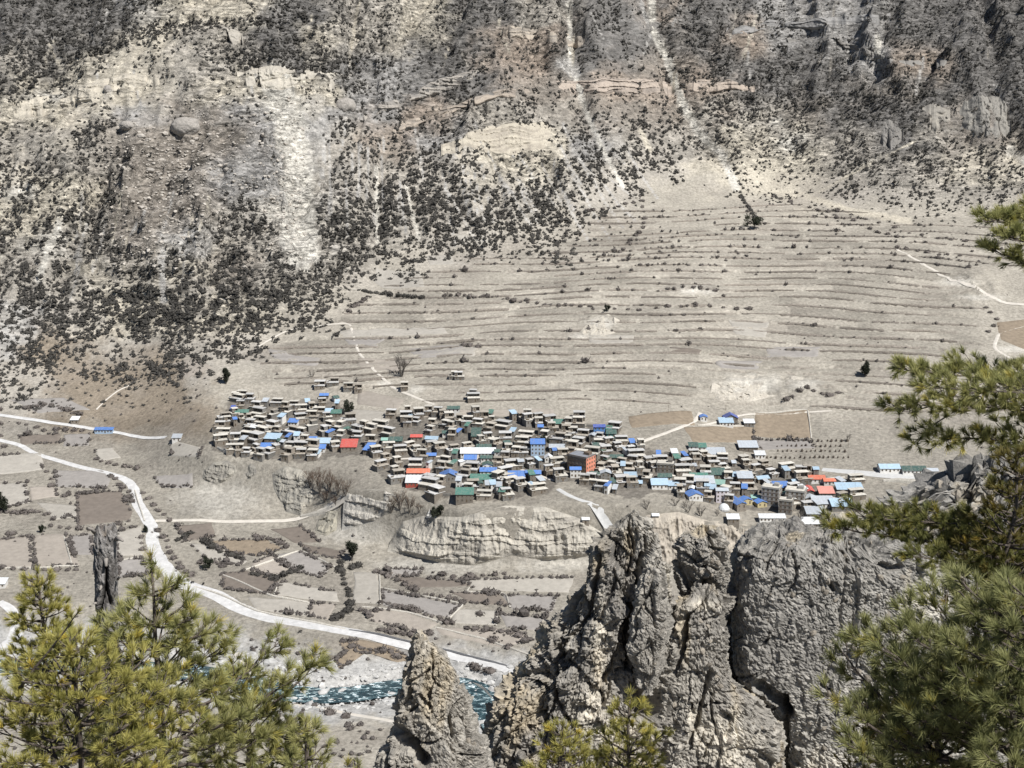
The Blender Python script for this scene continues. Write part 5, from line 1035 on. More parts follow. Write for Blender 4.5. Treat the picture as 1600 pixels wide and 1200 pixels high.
# courtyard walls, poles, stupa, domes
def pole(px, py, hpx, lab):
    g = ground(px, py)[0]; h = hpx*g[1]/F
    e = empty('utility_pole', g); tag(e, lab, 'pole', 'utility poles')
    part('shaft', MB().tube([(0, 0, -.5), (0, 0, h)], [.16, .1], 6), M_WOOD, e); part('crossarm', MB().box(-.9, .9, -.06, .06, h*.93, h*.93+.12), M_WOOD, e)
for x, y_, h_, l in [(984, 634, 15, 'utility pole on the terraces above the hotel'), (1044, 646, 14, 'utility pole left of the blue farm house'), (1134, 641, 9, 'utility pole behind the blue farm house'), (416, 590, 12, 'utility pole on the slope above the left village end'), (404, 622, 10, 'utility pole behind the top left roofs'), (1325, 700, 14, 'utility pole in the orchard'), (1190, 712, 12, 'utility pole beside the orchard greenhouse'), (820, 650, 10, 'utility pole at the village top centre')]: pole(x, y_, h_, l)
g = ground(671, 806)[0]; e = empty('stupa', g); tag(e, 'small white stupa on the cliff edge beside the dark juniper', 'stupa')
part('base', MB().box(-1.8, 1.8, -1.8, 1.8, -1, .9).box(-1.3, 1.3, -1.3, 1.3, .903, 1.6), M_PLAST, e)
part('dome', MB().tube([(0, 0, 1.6), (0, 0, 2.2), (0, 0, 2.9), (0, 0, 3.2)], [1.0, 1.15, .8, .3], 12), M_PLAST, e); part('spire', MB().tube([(0, 0, 3.2), (0, 0, 5.2)], [.3, .05], 8), M_PLAST, e)
M_SILV = mat('silver_dome', (.62, .63, .62), .1, 1., .4, spec=.5)
for x, y_, r_, l in [(1131, 794, 4.0, 'silver dome standing in front of the lilac house'), (1312, 812, 3.6, 'silver dome at the lower right end of the village')]:
    g = ground(x, y_)[0]; e = empty('dome_tent', g); tag(e, l, 'dome'); pts = [(0, 0, r_*(-.2+sin(a)*1.05)) for a in np.linspace(0, 1.5, 7)]; part('shell', MB().tube(pts, [r_*max(.05, cos(a)) for a in np.linspace(0, 1.5, 7)], 14), M_SILV, e); part('base_ring', MB().tube([(0, 0, -1.2), (0, 0, 0)], [r_*1.04, r_*1.04], 14), M_CONC, e)
rw = random.Random(9)
for k in range(46):
    x = rw.uniform(345, 1330); y_ = rw.uniform(640, 795)
    if not inside(x, y_, VPOLY): continue
    a = rw.uniform(-3, 3); g0 = ground([x, x+rw.uniform(10, 26)], [y_, y_+a]); m_ = min(SHORT, key=lambda q: (q[0]-x)**2+(q[1]-y_)**2)
    if any(abs(h[0]-x-8) < h[2] and abs(h[1]-y_) < 3.5 for h in HOUSES): continue
    tag(ob('courtyard_wall', wall_mesh(resample(g0, 1.5), 1.8, .7, .15, k, False), M_STONE2), 'low stone courtyard wall between houses near %s' % m_[2], 'wall', 'courtyard walls near %s' % m_[2])
# orchard rows
M_ORCH = mat('orchard_twig', (.10, .08, .065), .3, 1., .95)
orc = clump_variants(3, 30, 77, .35, 1.2); OM = [mesh_np('sapling', v, t) for v, t in orc]
for m_ in OM: m_.materials.append(M_ORCH)
for row, (xa, xb, yy) in enumerate([(1215, 1320, 698), (1215, 1325, 706), (1175, 1330, 716), (1240, 1330, 690)]):
    for xi, x in enumerate(np.arange(xa, xb, 7.5)):
        g = ground(x+rw.uniform(-1, 1), yy+rw.uniform(-.7, .7))[0]; o = ob('sapling', OM[rw.randrange(3)], None, None, g, rw.random()*6); s_ = rw.uniform(.7, 1.2); o.scale = (s_, s_, s_*1.4)
        tag(o, '%s small orchard sapling from the left in the %s row below the dry grass plot' % (ordw(xi+1), ['second', 'third', 'lowest', 'top'][row]), 'sapling', 'orchard sapling row %d' % row)
# animals and a motorcyclist on the road are specks: yaks
M_YAK = mat('yak_hide', (.02, .018, .017), .2, 3., .9)
def yak(px, py, rz, lab, grp=None):
    g = ground(px, py)[0]+np.array([0, 0, .25]); e = empty('yak', g, rz)
    b = MB(); b.tube([(-1.1, 0, 1.0), (-.9, 0, 1.05), (-.3, 0, 1.05), (.3, 0, 1.12), (.75, 0, 1.2), (1.05, 0, 1.15), (1.3, 0, .95), (1.55, 0, .75)], [.18, .38, .44, .46, .48, .3, .2, .12], 9)
    for x in (-.75, .7):
        for y in (-.22, .22): b.tube([(x, y, .85), (x+.05, y, .45), (x, y, 0)], [.2, .12, .1], 6)
    b.tube([(-1.1, 0, 1.05), (-1.3, 0, .8), (-1.3, 0, .3)], [.06, .06, .12], 5)
    part('body', b, M_YAK, e); part('horns', MB().tube([(1.35, -.35, 1.3), (1.25, -.2, 1.1), (1.25, .2, 1.1), (1.35, .35, 1.3)], [.02, .05, .05, .02], 5), M_YAK, e); tag(e, lab, 'yak', grp)
yak(469, 989, .3, 'black yak standing alone on the gravel below the road')
for i, (x, y_) in enumerate([(271, 914), (283, 910), (289, 915), (294, 909), (301, 912), (318, 914)]): yak(x, y_, i*.9, '%s black yak from the left in the small herd on the road bend' % ordw([1, 2, 3, 4, 5, 6][i]), 'yak herd on the road')
# ------------------------------------------------------------------ rock pinnacles of the near slope
M_ROCK = mat('conglomerate', (1, 1, 1), .38, 3.5, .95, .16, 5., attr='Col', coords='World', detail=8)
def facet3(p, sc_, seed):
    q = p/sc_; i = np.floor(q).astype(np.int64); f1 = np.full(len(p), 9.); f2 = np.full(len(p), 9.); tl = np.zeros(len(p)); idn = np.zeros(len(p))
    for dx in (-1, 0, 1):
        for dy in (-1, 0, 1):
            for dz in (-1, 0, 1):
                a = i[:, 0]+dx; b = i[:, 1]+dy; c = i[:, 2]+dz
                ox = q[:, 0]-a-_h(a, b, c, seed); oy = q[:, 1]-b-_h(a, b, c, seed+1); oz = q[:, 2]-c-_h(a, b, c, seed+2)
                d = ox*ox+oy*oy+oz*oz; m = d < f1
                f2 = np.where(m, f1, np.minimum(f2, d)); f1 = np.where(m, d, f1)
                if m.any():
                    hx = _h(a, b, c, seed+3)
                    tl = np.where(m, (hx-.5)*2*ox+(_h(a, b, c, seed+4)-.5)*2*oy+(_h(a, b, c, seed+5)-.5)*2.2*oz, tl); idn = np.where(m, hx, idn)
    return tl, np.sqrt(f2)-np.sqrt(f1), idn
def tower(name, lab, Y0, sil, kd, seed, nt_, nz_, boxy=2., amp=1., caves=(), grooves=(), pale=(), shard=0., dmin=1.0, dmax=6., tint=(1, 1, 1), fall=None, lump=1., crest=.5, cracks=8):
    sil = np.array(sil, float); py = sil[:, 0]; zs = H+Y0*kz(py); xl = sx(sil[:, 1], py)*Y0; xr = sx(sil[:, 2], py)*Y0
    tz = np.linspace(0, 1, nz_)**1.0; z = zs[0]+(zs[-1]-zs[0])*tz
    L = np.interp(-z, -zs, xl); R = np.interp(-z, -zs, xr); cx = (L+R)/2; rx = (R-L)/2
    # smooth the outline a little
    ry = np.clip(rx*kd, dmin*np.minimum(1, .3+tz*8), dmax)
    wv_ = np.linspace(-1, 1, nt_, endpoint=False); th = -pi/2+pi*wv_*(.62+.38*wv_*wv_)      # finer towards the valley path side
    c, s = np.cos(th), np.sin(th)
    sc_ = (np.abs(c)**boxy+np.abs(s)**boxy)**(-1/boxy)
    X = cx[:, None]+rx[:, None]*(c*sc_)[None]; Yy = Y0+ry[:, None]*(s*sc_)[None]+(0 if fall is None else -fall*(zs[0]-z)[:, None]); Zz = np.repeat(z[:, None], nt_, 1)
    NC = max(8, int(nz_*.10)); ff = np.linspace(.02, .98, NC)[:, None]; hc = .35*min(rx[0], 2.5)
    X = np.concatenate([cx[0]+(X[0]-cx[0])[None]*ff, X]); Yy = np.concatenate([Y0+(Yy[0]-Y0)[None]*ff, Yy]); Zz = np.concatenate([Zz[0][None]+hc*(1-ff**2)*np.ones(nt_)[None], Zz])
    tzz = np.concatenate([np.zeros(NC), tz])[:, None]; Zz = Zz+crest*(1-sstep(0, .12, tzz))*(fbm2(X/1.7, Yy/1.7+seed, 4, seed+3)*1.3+.5*np.round(fbm2(X/.8, Yy/.8, 2, seed+5)*2)/2)
    P = np.stack([X, Yy, Zz], -1).reshape(-1, 3)
    nrm = np.stack([np.repeat((c*sc_)[None], nz_, 0)*ry[:, None]/np.maximum(rx[:, None], .3), np.repeat((s*sc_)[None], nz_, 0), np.full((nz_, nt_), .22)], -1).reshape(-1, 3); nrm /= np.linalg.norm(nrm, axis=1)[:, None]
    up_ = np.concatenate([np.repeat(np.array([[c_*.5, s_*.5, 1.] for c_, s_ in zip(c, s)])[None], NC, 0).reshape(-1, 3)]); up_ /= np.linalg.norm(up_, axis=1)[:, None]; nrm = np.concatenate([up_, nrm]); nz_ = nz_+NC; tz = np.concatenate([np.zeros(NC), tz])
    edge = np.repeat(np.clip(.75+tz*14, .1, 1)[:, None], nt_, 1).ravel()
    big = fbm3(P*np.array([1, 1, .45]), 5., 3, seed)
    wq = np.stack([fbm3(P, 1.6, 3, seed+21), fbm3(P, 1.6, 3, seed+22), fbm3(P, 1.6, 3, seed+23)], -1)
    q = P+.35*wq; sh = np.array([1, 1, .33])
    t1, e1, i1 = facet3(q*sh, 3.0, seed+31); t2, e2, i2 = facet3(q*np.array([1, 1, .7])+.2*wq, 1.05, seed+41); t3, e3, gid = facet3(q+.15*wq, .36, seed+51)
    fine = fbm3(P, .5, 4, seed+61, .62)
    t4_, e4_, i4_ = facet3(q+.1*wq, .17, seed+57)
    disp = amp*(lump*(big*.9+t1*2.1+(i1-.5)*.7)+(.4+.6*lump)*(t2*.95+(i2-.5)*.35)+t4_*.26+(i4_-.5)*.08+t3*(.22+.18*lump)*(1+shard*.5)+(gid-.5)*.10+fine*.30-lump*.55*np.exp(-e1/.03)-.18*np.exp(-e2/.04))
    ppx, ppy = to_px(P[:, 0], P[:, 1], P[:, 2]); front = nrm[:, 1] < .3
    dark = np.zeros(len(P))
    for (x_, y_, rx_, ry_, dp) in caves:
        k = np.exp(-(((ppx-x_)/rx_)**2+((ppy-y_)/ry_)**2)**2)*front; disp -= dp*k
    rc_ = np.random.default_rng(seed); grooves = list(grooves)
    for _ in range(cracks):
        k_ = rc_.integers(len(P)//2); x_, y_ = ppx[k_], ppy[k_]; a_ = rc_.normal(pi/2, .55); l_ = rc_.uniform(25, 80); p_ = [(x_, y_)]
        for _q in range(4): a_ += rc_.normal()*.35; p_.append((p_[-1][0]+cos(a_)*l_/4, p_[-1][1]+sin(a_)*l_/4))
        grooves.append((p_, rc_.uniform(2., 3.6), rc_.uniform(.25, .55)))
    for (pts, wd, dp) in grooves:
        d = poly_d(ppx+6*fbm3(P, .9, 3, seed+61), ppy, pts); k = sstep(wd, wd*.35, d)*front; disp -= dp*k
    P2 = P+nrm*(disp*edge)[:, None]
    mixv = np.clip(.5+.9*fbm3(P*np.array([1, 1, .35]), 3.2, 4, seed+71), 0, 1); sp_ = np.clip((gid-.35)*1.3, 0, 1)
    col = np.array((.195, .18, .16))*(1-mixv)[:, None]+np.array((.33, .305, .262))*mixv[:, None]
    yel = sstep(.18, .5, fbm3(P*np.array([1.2, 1.2, .3]), 2.2, 4, seed+81))*(.6); col = col*(1-yel[:, None])+np.array((.43, .355, .24))*yel[:, None]
    pal = np.zeros(len(P))
    for (x_, y_, rx_, ry_) in pale: pal = np.maximum(pal, np.clip(1.6*np.exp(-((ppx-x_)/rx_)**2-((ppy-y_)/ry_)**2)-.3+.5*fbm3(P, 1.2, 3, seed+91), 0, 1)*front)
    col = col*(1-pal[:, None])+np.array((.46, .42, .35))*pal[:, None]
    col *= (.90+.55*sp_+.12*fine)[:, None]*np.array(tint)
    me_ = None
    i = np.arange(nz_-1)[:, None]*nt_; j = np.arange(nt_)[None]; j2 = (j+1) % nt_
    Q = np.stack([i+j, i+nt_+j, i+nt_+j2, i+j2], -1).reshape(-1, 4)
    top = len(P2); P2 = np.concatenate([P2, P2[:nt_].mean(0)[None]+np.array([[0, 0, .15]])]); col = np.concatenate([col, col[:1]])
    me_ = mesh_np(name, P2, Q, False, col); 
    import bmesh
    bm = bmesh.new(); bm.from_mesh(me_); bm.verts.ensure_lookup_table()
    for k in range(nt_): bm.faces.new((bm.verts[(k+1) % nt_], bm.verts[top], bm.verts[k]))
    bm.to_mesh(me_); bm.free()
    o = ob(name, me_, M_ROCK); tag(o, lab, 'rock')
    return o, P2, nrm, ppx, ppy
STONE_ME = []
for k in range(6):
    v = IV2*(1+.3*facet3(IV2+k*9, .8, k)[0][:, None]+.15*fbm3(IV2+k*9, .7, 3, k)[:, None])*np.array([1.15, .85, .7+.05*k]); STONE_ME.append(mesh_np('stone', v, IT2, False))
M_CLAST = mat('embedded_stone', (.25, .22, .18), .3, 2., .95, .04, 6., rand=.3)
for m_ in STONE_ME: m_.materials.append(M_CLAST)
rs_ = np.random.default_rng(8)
def studs(o, P, nrm, ppx, ppy, n, lo, hi, box):
    f = np.where((nrm[:len(ppx), 1] < -.25) & (ppx > box[0]) & (ppx < box[2]) & (ppy > box[1]) & (ppy < box[3]))[0]
    for i in rs_.choice(f, n):
        r_ = lo+(hi-lo)*rs_.random()**2.5; s_ = ob('stone', STONE_ME[rs_.integers(6)], None, o, P[i]-nrm[i]*r_*.25); s_.scale = (r_, r_, r_*.85); s_.rotation_euler = tuple(rs_.random(3)*6)
T1 = tower('rock_pinnacle', 'small sharp rock pinnacle standing in front of the river', 74, [(999, 652, 668), (1006, 645, 682), (1025, 640, 704), (1050, 634, 722), (1080, 625, 733), (1120, 611, 741), (1160, 597, 750), (1200, 583, 757), (1300, 555, 790), (1450, 530, 830)], .62, 3, 180, 230, 2.6, .36,
   caves=[(628, 1165, 22, 12, .6)], grooves=[([(612, 1140), (640, 1165), (662, 1192)], 14, 1.5), ([(645, 1005), (638, 1090)], 5, .5), ([(655, 1085), (672, 1105)], 5, .45), ([(600, 1160), (604, 1200)], 6, .6)], dmax=4.)
studs(*T1, 31, 0.072, 0.208, (585, 1010, 750, 1200))
T2 = tower('rock_fin', 'tall left fin of the big rock mass with a rounded dark top', 86, [(813, 972, 996), (820, 955, 1008), (835, 944, 1020), (860, 936, 1033), (900, 906, 1042), (940, 884, 1046), (980, 862, 1050), (1020, 838, 1055), (1060, 806, 1060), (1100, 776, 1066), (1140, 762, 1072), (1200, 748, 1085), (1300, 715, 1110), (1450, 680, 1140)], .45, 13, 280, 280, 2.3, .55,
   caves=[(1018, 1105, 24, 26, 3.2), (1000, 1050, 8, 22, 1.3)], grooves=[([(1003, 865), (998, 900), (1000, 920)], 5, .9), ([(945, 840), (938, 900), (925, 960), (880, 1010), (872, 1030)], 5, .8), ([(988, 950), (978, 1000), (985, 1045)], 6, 1.2), ([(1030, 990), (1040, 950)], 5, .7), ([(870, 1010), (868, 1090), (890, 1130)], 4, .6), ([(960, 900), (945, 960)], 4, .4)],
   pale=[(940, 990, 14, 70), (920, 1100, 26, 40), (975, 1150, 40, 25), (1035, 920, 8, 40)], dmax=6., cracks=16)
studs(*T2, 84, 0.080, 0.272, (770, 830, 1060, 1200))
T2b = tower('rock_buttress', 'bulging buttress with undercut foot in front of the left fin', 83.2, [(884, 1008, 1026), (892, 998, 1036), (920, 990, 1042), (960, 984, 1046), (1000, 982, 1044), (1040, 986, 1036), (1065, 994, 1026), (1078, 1002, 1018)], .75, 17, 120, 140, 2.2, .3)
studs(*T2b, 19, 0.072, 0.200, (985, 890, 1046, 1075))
T3 = tower('rock_pinnacle', 'dark rock head with a hollow under it between the fin and the big block', 88, [(829, 1088, 1112), (834, 1076, 1126), (845, 1066, 1136), (870, 1058, 1140), (900, 1055, 1142), (925, 1060, 1140), (945, 1076, 1134), (955, 1090, 1126)], .7, 23, 150, 120, 2.3, .42, caves=[(1105, 918, 17, 12, 1.6)])
studs(*T3, 26, 0.080, 0.240, (1060, 835, 1140, 940))
T3b = tower('rock_column', 'pale capped rock column left of the long black crack', 85.6, [(930, 1078, 1122), (938, 1066, 1130), (960, 1058, 1133), (1000, 1050, 1136), (1040, 1044, 1142), (1060, 1042, 1152), (1085, 1038, 1178), (1110, 1034, 1202), (1140, 1028, 1216), (1200, 1015, 1226), (1300, 990, 1250), (1450, 960, 1290)], .55, 27, 190, 220, 2.4, .42,
   caves=[(1072, 985, 5, 18, .8)], grooves=[([(1075, 960), (1070, 1010), (1055, 1060)], 5, .8), ([(1110, 1050), (1090, 1130), (1075, 1170)], 5, .7), ([(1128, 950), (1130, 975)], 6, .8)], pale=[(1100, 945, 30, 10), (1085, 1130, 14, 40), (1130, 1160, 50, 40)], dmax=5.)
studs(*T3b, 48, 0.080, 0.256, (1040, 940, 1210, 1200))
T4 = tower('rock_block', 'largest rough grey conglomerate block right of the long black crack', 89, [(838, 1190, 1405), (844, 1168, 1440), (854, 1154, 1462), (880, 1147, 1480), (930, 1145, 1492), (1000, 1147, 1505), (1040, 1148, 1515), (1062, 1160, 1525), (1085, 1184, 1540), (1110, 1208, 1560), (1200, 1226, 1600), (1300, 1235, 1650), (1450, 1240, 1700)], .42, 37, 350, 290, 4.2, .40,
   grooves=[([(1185, 1070), (1205, 1085), (1222, 1098), (1230, 1112)], 12, 1.5), ([(1296, 912), (1304, 922)], 5, .5), ([(1375, 882), (1396, 890), (1410, 886)], 6, .6), ([(1284, 1070), (1296, 1080)], 4, .5), ([(1330, 830), (1320, 900), (1310, 1000), (1290, 1060)], 4, .25), ([(1225, 1090), (1228, 1200)], 7, 1.2)],
   pale=[(1440, 950, 26, 26), (1400, 1000, 18, 30), (1370, 1090, 18, 18), (1300, 1190, 40, 14)], dmax=5.5, tint=(.97, .985, 1.01), lump=.42, crest=.6, cracks=22)
studs(*T4, 144, 0.080, 0.304, (1150, 840, 1490, 1200))
T5 = tower('rock_wall', 'shaded rock wall deep in the long black crack', 94, [(935, 1118, 1165), (960, 1095, 1190), (1000, 1060, 1230), (1060, 1040, 1260), (1200, 1010, 1300), (1450, 960, 1350)], .3, 57, 110, 120, 3., .4, dmax=2.5)
T6 = tower('rock_ridge', 'dark shattered rock ridge behind the right-hand pine boughs', 150, [(732, 1535, 1680), (745, 1500, 1720), (760, 1478, 1760), (776, 1420, 1790), (795, 1372, 1810), (830, 1348, 1830), (900, 1325, 1850), (1000, 1300, 1900), (1200, 1280, 1950)], .4, 47, 230, 150, 2.5, 1.0, shard=1.4, dmax=12., crest=2.2, cracks=0, tint=(.86, .88, .92))
studs(*T6, 72, 0.240, 0.720, (1340, 730, 1620, 860))
# ------------------------------------------------------------------ near pines
def needle_mat():
    m = bpy.data.materials.new('pine_needles'); t, b, o = nodes(m); L = t.links.new
    a = N(t, 'ShaderNodeAttribute', attribute_name='Col'); L(a.outputs['Color'], b.inputs['Base Color']); b.inputs['Roughness'].default_value = .55; b.inputs['Specular IOR Level'].default_value = .25
    tr = N(t, 'ShaderNodeBsdfTranslucent'); L(a.outputs['Color'], tr.inputs[0]); mx = N(t, 'ShaderNodeMixShader'); mx.inputs[0].default_value = .35
    L(b.outputs[0], mx.inputs[1]); L(tr.outputs[0], mx.inputs[2]); L(mx.outputs[0], o.inputs[0]); return m
M_NEEDLE = needle_mat(); M_PBARK = mat('pine_bark', (.10, .082, .068), .3, 6., .95, .03, 14.)
class Pine:
    def __init__(s, seed): s.r = np.random.default_rng(seed); s.w = MB(); s.tp = []; s.td = []; s.tl = []
    def tuft(s, p, d, L): s.tp.append(p); s.td.append(d/np.linalg.norm(d)); s.tl.append(L)
    def bough(s, pts, r0, twig, step, nl, side=1., up=.35, start=.25):
        """a bough along pts with side shoots that turn up and end in needle tufts"""
        r = s.r; P = np.array(pts, float); d = np.r_[0, np.cumsum(np.linalg.norm(np.diff(P, axis=0), axis=1))]
        n = max(4, int(d[-1]/.15)); t = np.linspace(0, d[-1], n); Q = np.stack([np.interp(t, d, P[:, k]) for k in range(3)], -1)
        for _ in range(2): Q[1:-1] = .25*Q[:-2]+.5*Q[1:-1]+.25*Q[2:]
        Q[1:-1] += r.normal(size=(n-2, 3))*.012
        s.w.tube(list(Q), list(np.linspace(r0, max(.006, r0*.2), n)), 5)
        x = d[-1]*start; k = 0
        while x < d[-1]:
            i = min(n-2, int(x/d[-1]*(n-1))); p = Q[i]; dr = Q[i+1]-Q[i]; dr /= np.linalg.norm(dr)+1e-9
            sd = np.cross(dr, (0, 0, 1.)); sd /= np.linalg.norm(sd)+1e-9; sg = 1 if k % 2 else -1
            ln = twig*(1-.55*x/d[-1])*r.uniform(.55, 1.15)
            v = dr*.75+sd*sg*side*r.uniform(.5, 1.)+np.array([0, 0, r.uniform(-.25, .4)]); v /= np.linalg.norm(v)
            a = p+v*ln*.5; e = p+v*ln+np.array([0, 0, up*ln*r.uniform(.4, 1.)])
            s.w.tube([p, a, e], [.008, .006, .004], 3)
            vd = e-a; vd = vd/np.linalg.norm(vd)+np.array([0, 0, .25]); vd = vd+np.array([0, 0, .3]); s.tuft(e, vd, nl*r.uniform(.8, 1.1))
            if ln > .2:
                for f in (.35, .6, .85):
                    if r.random() < .7:
                        c_ = p+v*ln*f; v2 = v+r.normal(size=3)*.55+np.array([0, 0, .35]); v2 /= np.linalg.norm(v2); e2 = c_+v2*(.06+ln*.22)
                        s.w.tube([c_, e2], [.007, .004], 3); s.tuft(e2, v2, nl*r.uniform(.75, 1.))
            x += step*r.uniform(.7, 1.3); k += 1
        s.tuft(Q[-1], Q[-1]-Q[-3]+np.array([0, 0, .05]), nl)
    def tree(s, base, apex, R, depth, nl, whorl=.42, nb=6, twig=.55, step=.16, shape=.9, jit=.25, gap=.55, dens=1.):
        r = s.r; base = np.array(base, float); apex = np.array(apex, float); h = np.linalg.norm(apex-base); ax = (apex-base)/h
        s.trunk_pts = [base+ax*h*f+np.array([r.normal()*.03, r.normal()*.03, 0])*(0 < f < 1) for f in np.linspace(0, 1, 12)]; s.trunk_r = list(np.linspace(max(.06, h*.016), .012, 12))
        s.tuft(apex, ax, nl*1.05)
        for k in range(3): s.tuft(apex-ax*(.10+.07*k), ax+r.normal(size=3)*.45, nl)
        t = gap; k = 0
        while t < depth:
            rad = R*(t/depth)**shape
            for b in range(nb):
                a = b*2*pi/nb+k*.7+r.uniform(-.3, .3); ln = max(.22, rad*r.uniform(1-jit, 1+jit)); o_ = apex-ax*(t+r.uniform(-.08, .08)); o = np.array([cos(a), sin(a), 0])
                rise = .42
                s.bough([o_, o_+o*ln*.5+np.array([0, 0, ln*.10]), o_+o*ln+np.array([0, 0, ln*rise])], .012+.012*ln, min(twig, .18+ln*.35), step/1.15/dens, nl, start=.3 if ln > .6 else .5)
            t += whorl*r.uniform(.8, 1.2); k += 1
        return s
    def build(s, name, lab, base, n, width, cols, cat='pine', grp=None):
        tp = np.array(s.tp); td = np.array(s.td); tl = np.array(s.tl); r = s.r; T_ = len(tp)
        d = np.repeat(td, n, 0); p = np.repeat(tp, n, 0); L = np.repeat(tl, n)*r.uniform(.7, 1.1, T_*n)
        q = r.normal(size=(T_*n, 3)); q -= d*(q*d).sum(1)[:, None]; q /= np.linalg.norm(q, axis=1)[:, None]+1e-9
        ang = r.uniform(.05, .95, T_*n)**1.0; v = d*np.cos(ang)[:, None]+q*np.sin(ang)[:, None]
        b = p-d*(r.random(T_*n)*np.repeat(tl, n)*.42)[:, None]; tip = b+v*L[:, None]+np.array([0, 0, -.10])*(L*np.sin(ang))[:, None]
        w = np.cross(v, r.normal(size=v.shape)); w /= np.linalg.norm(w, axis=1)[:, None]+1e-9; w *= (width*r.uniform(.7, 1.3, T_*n))[:, None]/2
        mid = b+v*(L*.55)[:, None]
        V = np.stack([b-w*.5, mid+w, tip, b+w*.5], 1).reshape(-1, 3); I = np.arange(T_*n)*4
        V = np.stack([b-w*.8, b+w*.8, tip], 1).reshape(-1, 3); Tt = np.arange(T_*n*3).reshape(-1, 3)
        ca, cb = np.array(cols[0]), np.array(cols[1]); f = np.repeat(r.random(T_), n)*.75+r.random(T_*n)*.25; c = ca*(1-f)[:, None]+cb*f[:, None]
        yel = np.repeat(r.random(T_) < .06, n); c[yel] = c[yel]*np.array((1.35, 1.2, .8))
        e = empty(name, base); tag(e, lab, cat, grp); off = np.array(base, float)
        if hasattr(s, 'trunk_pts'): ob('trunk', MB().tube([q_-off for q_ in s.trunk_pts], s.trunk_r, 8).mesh('trunk', True), M_PBARK, e)
        s.w.v = [tuple(np.array(q_)-off) for q_ in s.w.v]; tag(ob('branches', s.w.mesh('branches', True), M_PBARK, e), kind='stuff')
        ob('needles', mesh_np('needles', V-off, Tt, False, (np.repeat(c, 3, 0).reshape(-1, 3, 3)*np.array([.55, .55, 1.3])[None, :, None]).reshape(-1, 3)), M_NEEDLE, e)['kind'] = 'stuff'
        print(lab, T_, 'tufts', T_*n, 'tris'); return e
def crown_round(t, base, top, h0, n, ln, nl, step):
    # the rest of an old pine's crown: boughs on the sides away from the valley, and its tip
    r = t.r; ax = top-base
    for k in range(n):
        f = h0+(1.0-h0)*(k+.5)/n; o = base+ax*f; a = -1.9+3.8*((k*.618) % 1.); L = ln*(1.15-.75*(f-h0)/(1-h0))*r.uniform(.8, 1.15); d = np.array([cos(a), sin(a), 0])
        t.bough([o, o+d*L*.5+np.array([0, 0, -.02*L]), o+d*L+np.array([0, 0, .12*L])], .03, .55, step, nl, start=.25)
    for k in range(8): t.tuft(top+np.array([0, 0, .05*k])-np.array([0, 0, .3]), np.array([r.normal()*.5, r.normal()*.5, 1.]), nl)
def gz(x, y): return float(hz(x, y))
def rooted(a): return np.array([a[0], a[1]+.1, gz(a[0], a[1]+.1)-.3])
YG_ = ((.30, .285, .075), (.54, .48, .15)); GG_ = ((.23, .24, .085), (.48, .45, .18)); DG_ = ((.12, .135, .045), (.32, .30, .10)); SG_ = ((.20, .21, .08), (.42, .41, .18))
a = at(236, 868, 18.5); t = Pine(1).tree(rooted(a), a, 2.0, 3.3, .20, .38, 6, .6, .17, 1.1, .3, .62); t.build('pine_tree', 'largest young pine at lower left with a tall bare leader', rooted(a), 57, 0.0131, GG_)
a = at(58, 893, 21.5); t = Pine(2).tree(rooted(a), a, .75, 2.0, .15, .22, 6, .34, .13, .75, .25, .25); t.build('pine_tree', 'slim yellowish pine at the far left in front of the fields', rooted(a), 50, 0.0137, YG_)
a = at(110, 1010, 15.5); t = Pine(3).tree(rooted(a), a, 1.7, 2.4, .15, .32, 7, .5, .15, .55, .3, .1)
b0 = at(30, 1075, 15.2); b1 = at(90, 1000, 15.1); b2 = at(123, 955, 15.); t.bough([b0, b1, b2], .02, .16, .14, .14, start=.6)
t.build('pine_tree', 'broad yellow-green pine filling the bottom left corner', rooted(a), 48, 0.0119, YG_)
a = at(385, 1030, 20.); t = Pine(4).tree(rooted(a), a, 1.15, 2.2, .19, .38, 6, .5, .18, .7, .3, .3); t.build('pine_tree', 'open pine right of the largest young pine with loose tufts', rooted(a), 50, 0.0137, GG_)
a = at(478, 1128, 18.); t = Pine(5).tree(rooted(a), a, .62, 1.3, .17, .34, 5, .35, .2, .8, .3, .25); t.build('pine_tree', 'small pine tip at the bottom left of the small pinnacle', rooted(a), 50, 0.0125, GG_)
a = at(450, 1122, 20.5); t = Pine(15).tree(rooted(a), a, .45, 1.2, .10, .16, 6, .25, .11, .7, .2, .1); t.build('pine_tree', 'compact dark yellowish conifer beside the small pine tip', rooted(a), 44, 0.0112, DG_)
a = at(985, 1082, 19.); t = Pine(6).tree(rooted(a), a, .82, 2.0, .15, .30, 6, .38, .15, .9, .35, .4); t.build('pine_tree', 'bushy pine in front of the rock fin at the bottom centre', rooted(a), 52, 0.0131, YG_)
a = at(880, 1132, 18.4); t = Pine(7).tree(rooted(a), a, .62, 1.3, .14, .26, 6, .34, .14, .8, .3, .25); t.build('pine_tree', 'shorter pine left of the bushy bottom centre pine', rooted(a), 50, 0.0125, YG_)
a = at(560, 1192, 17.); t = Pine(8).tree(rooted(a), a, .35, .9, .14, .3, 5, .25, .2); t.build('pine_tree', 'pine tip just showing at the foot of the small pinnacle', rooted(a), 44, 0.0125, GG_)
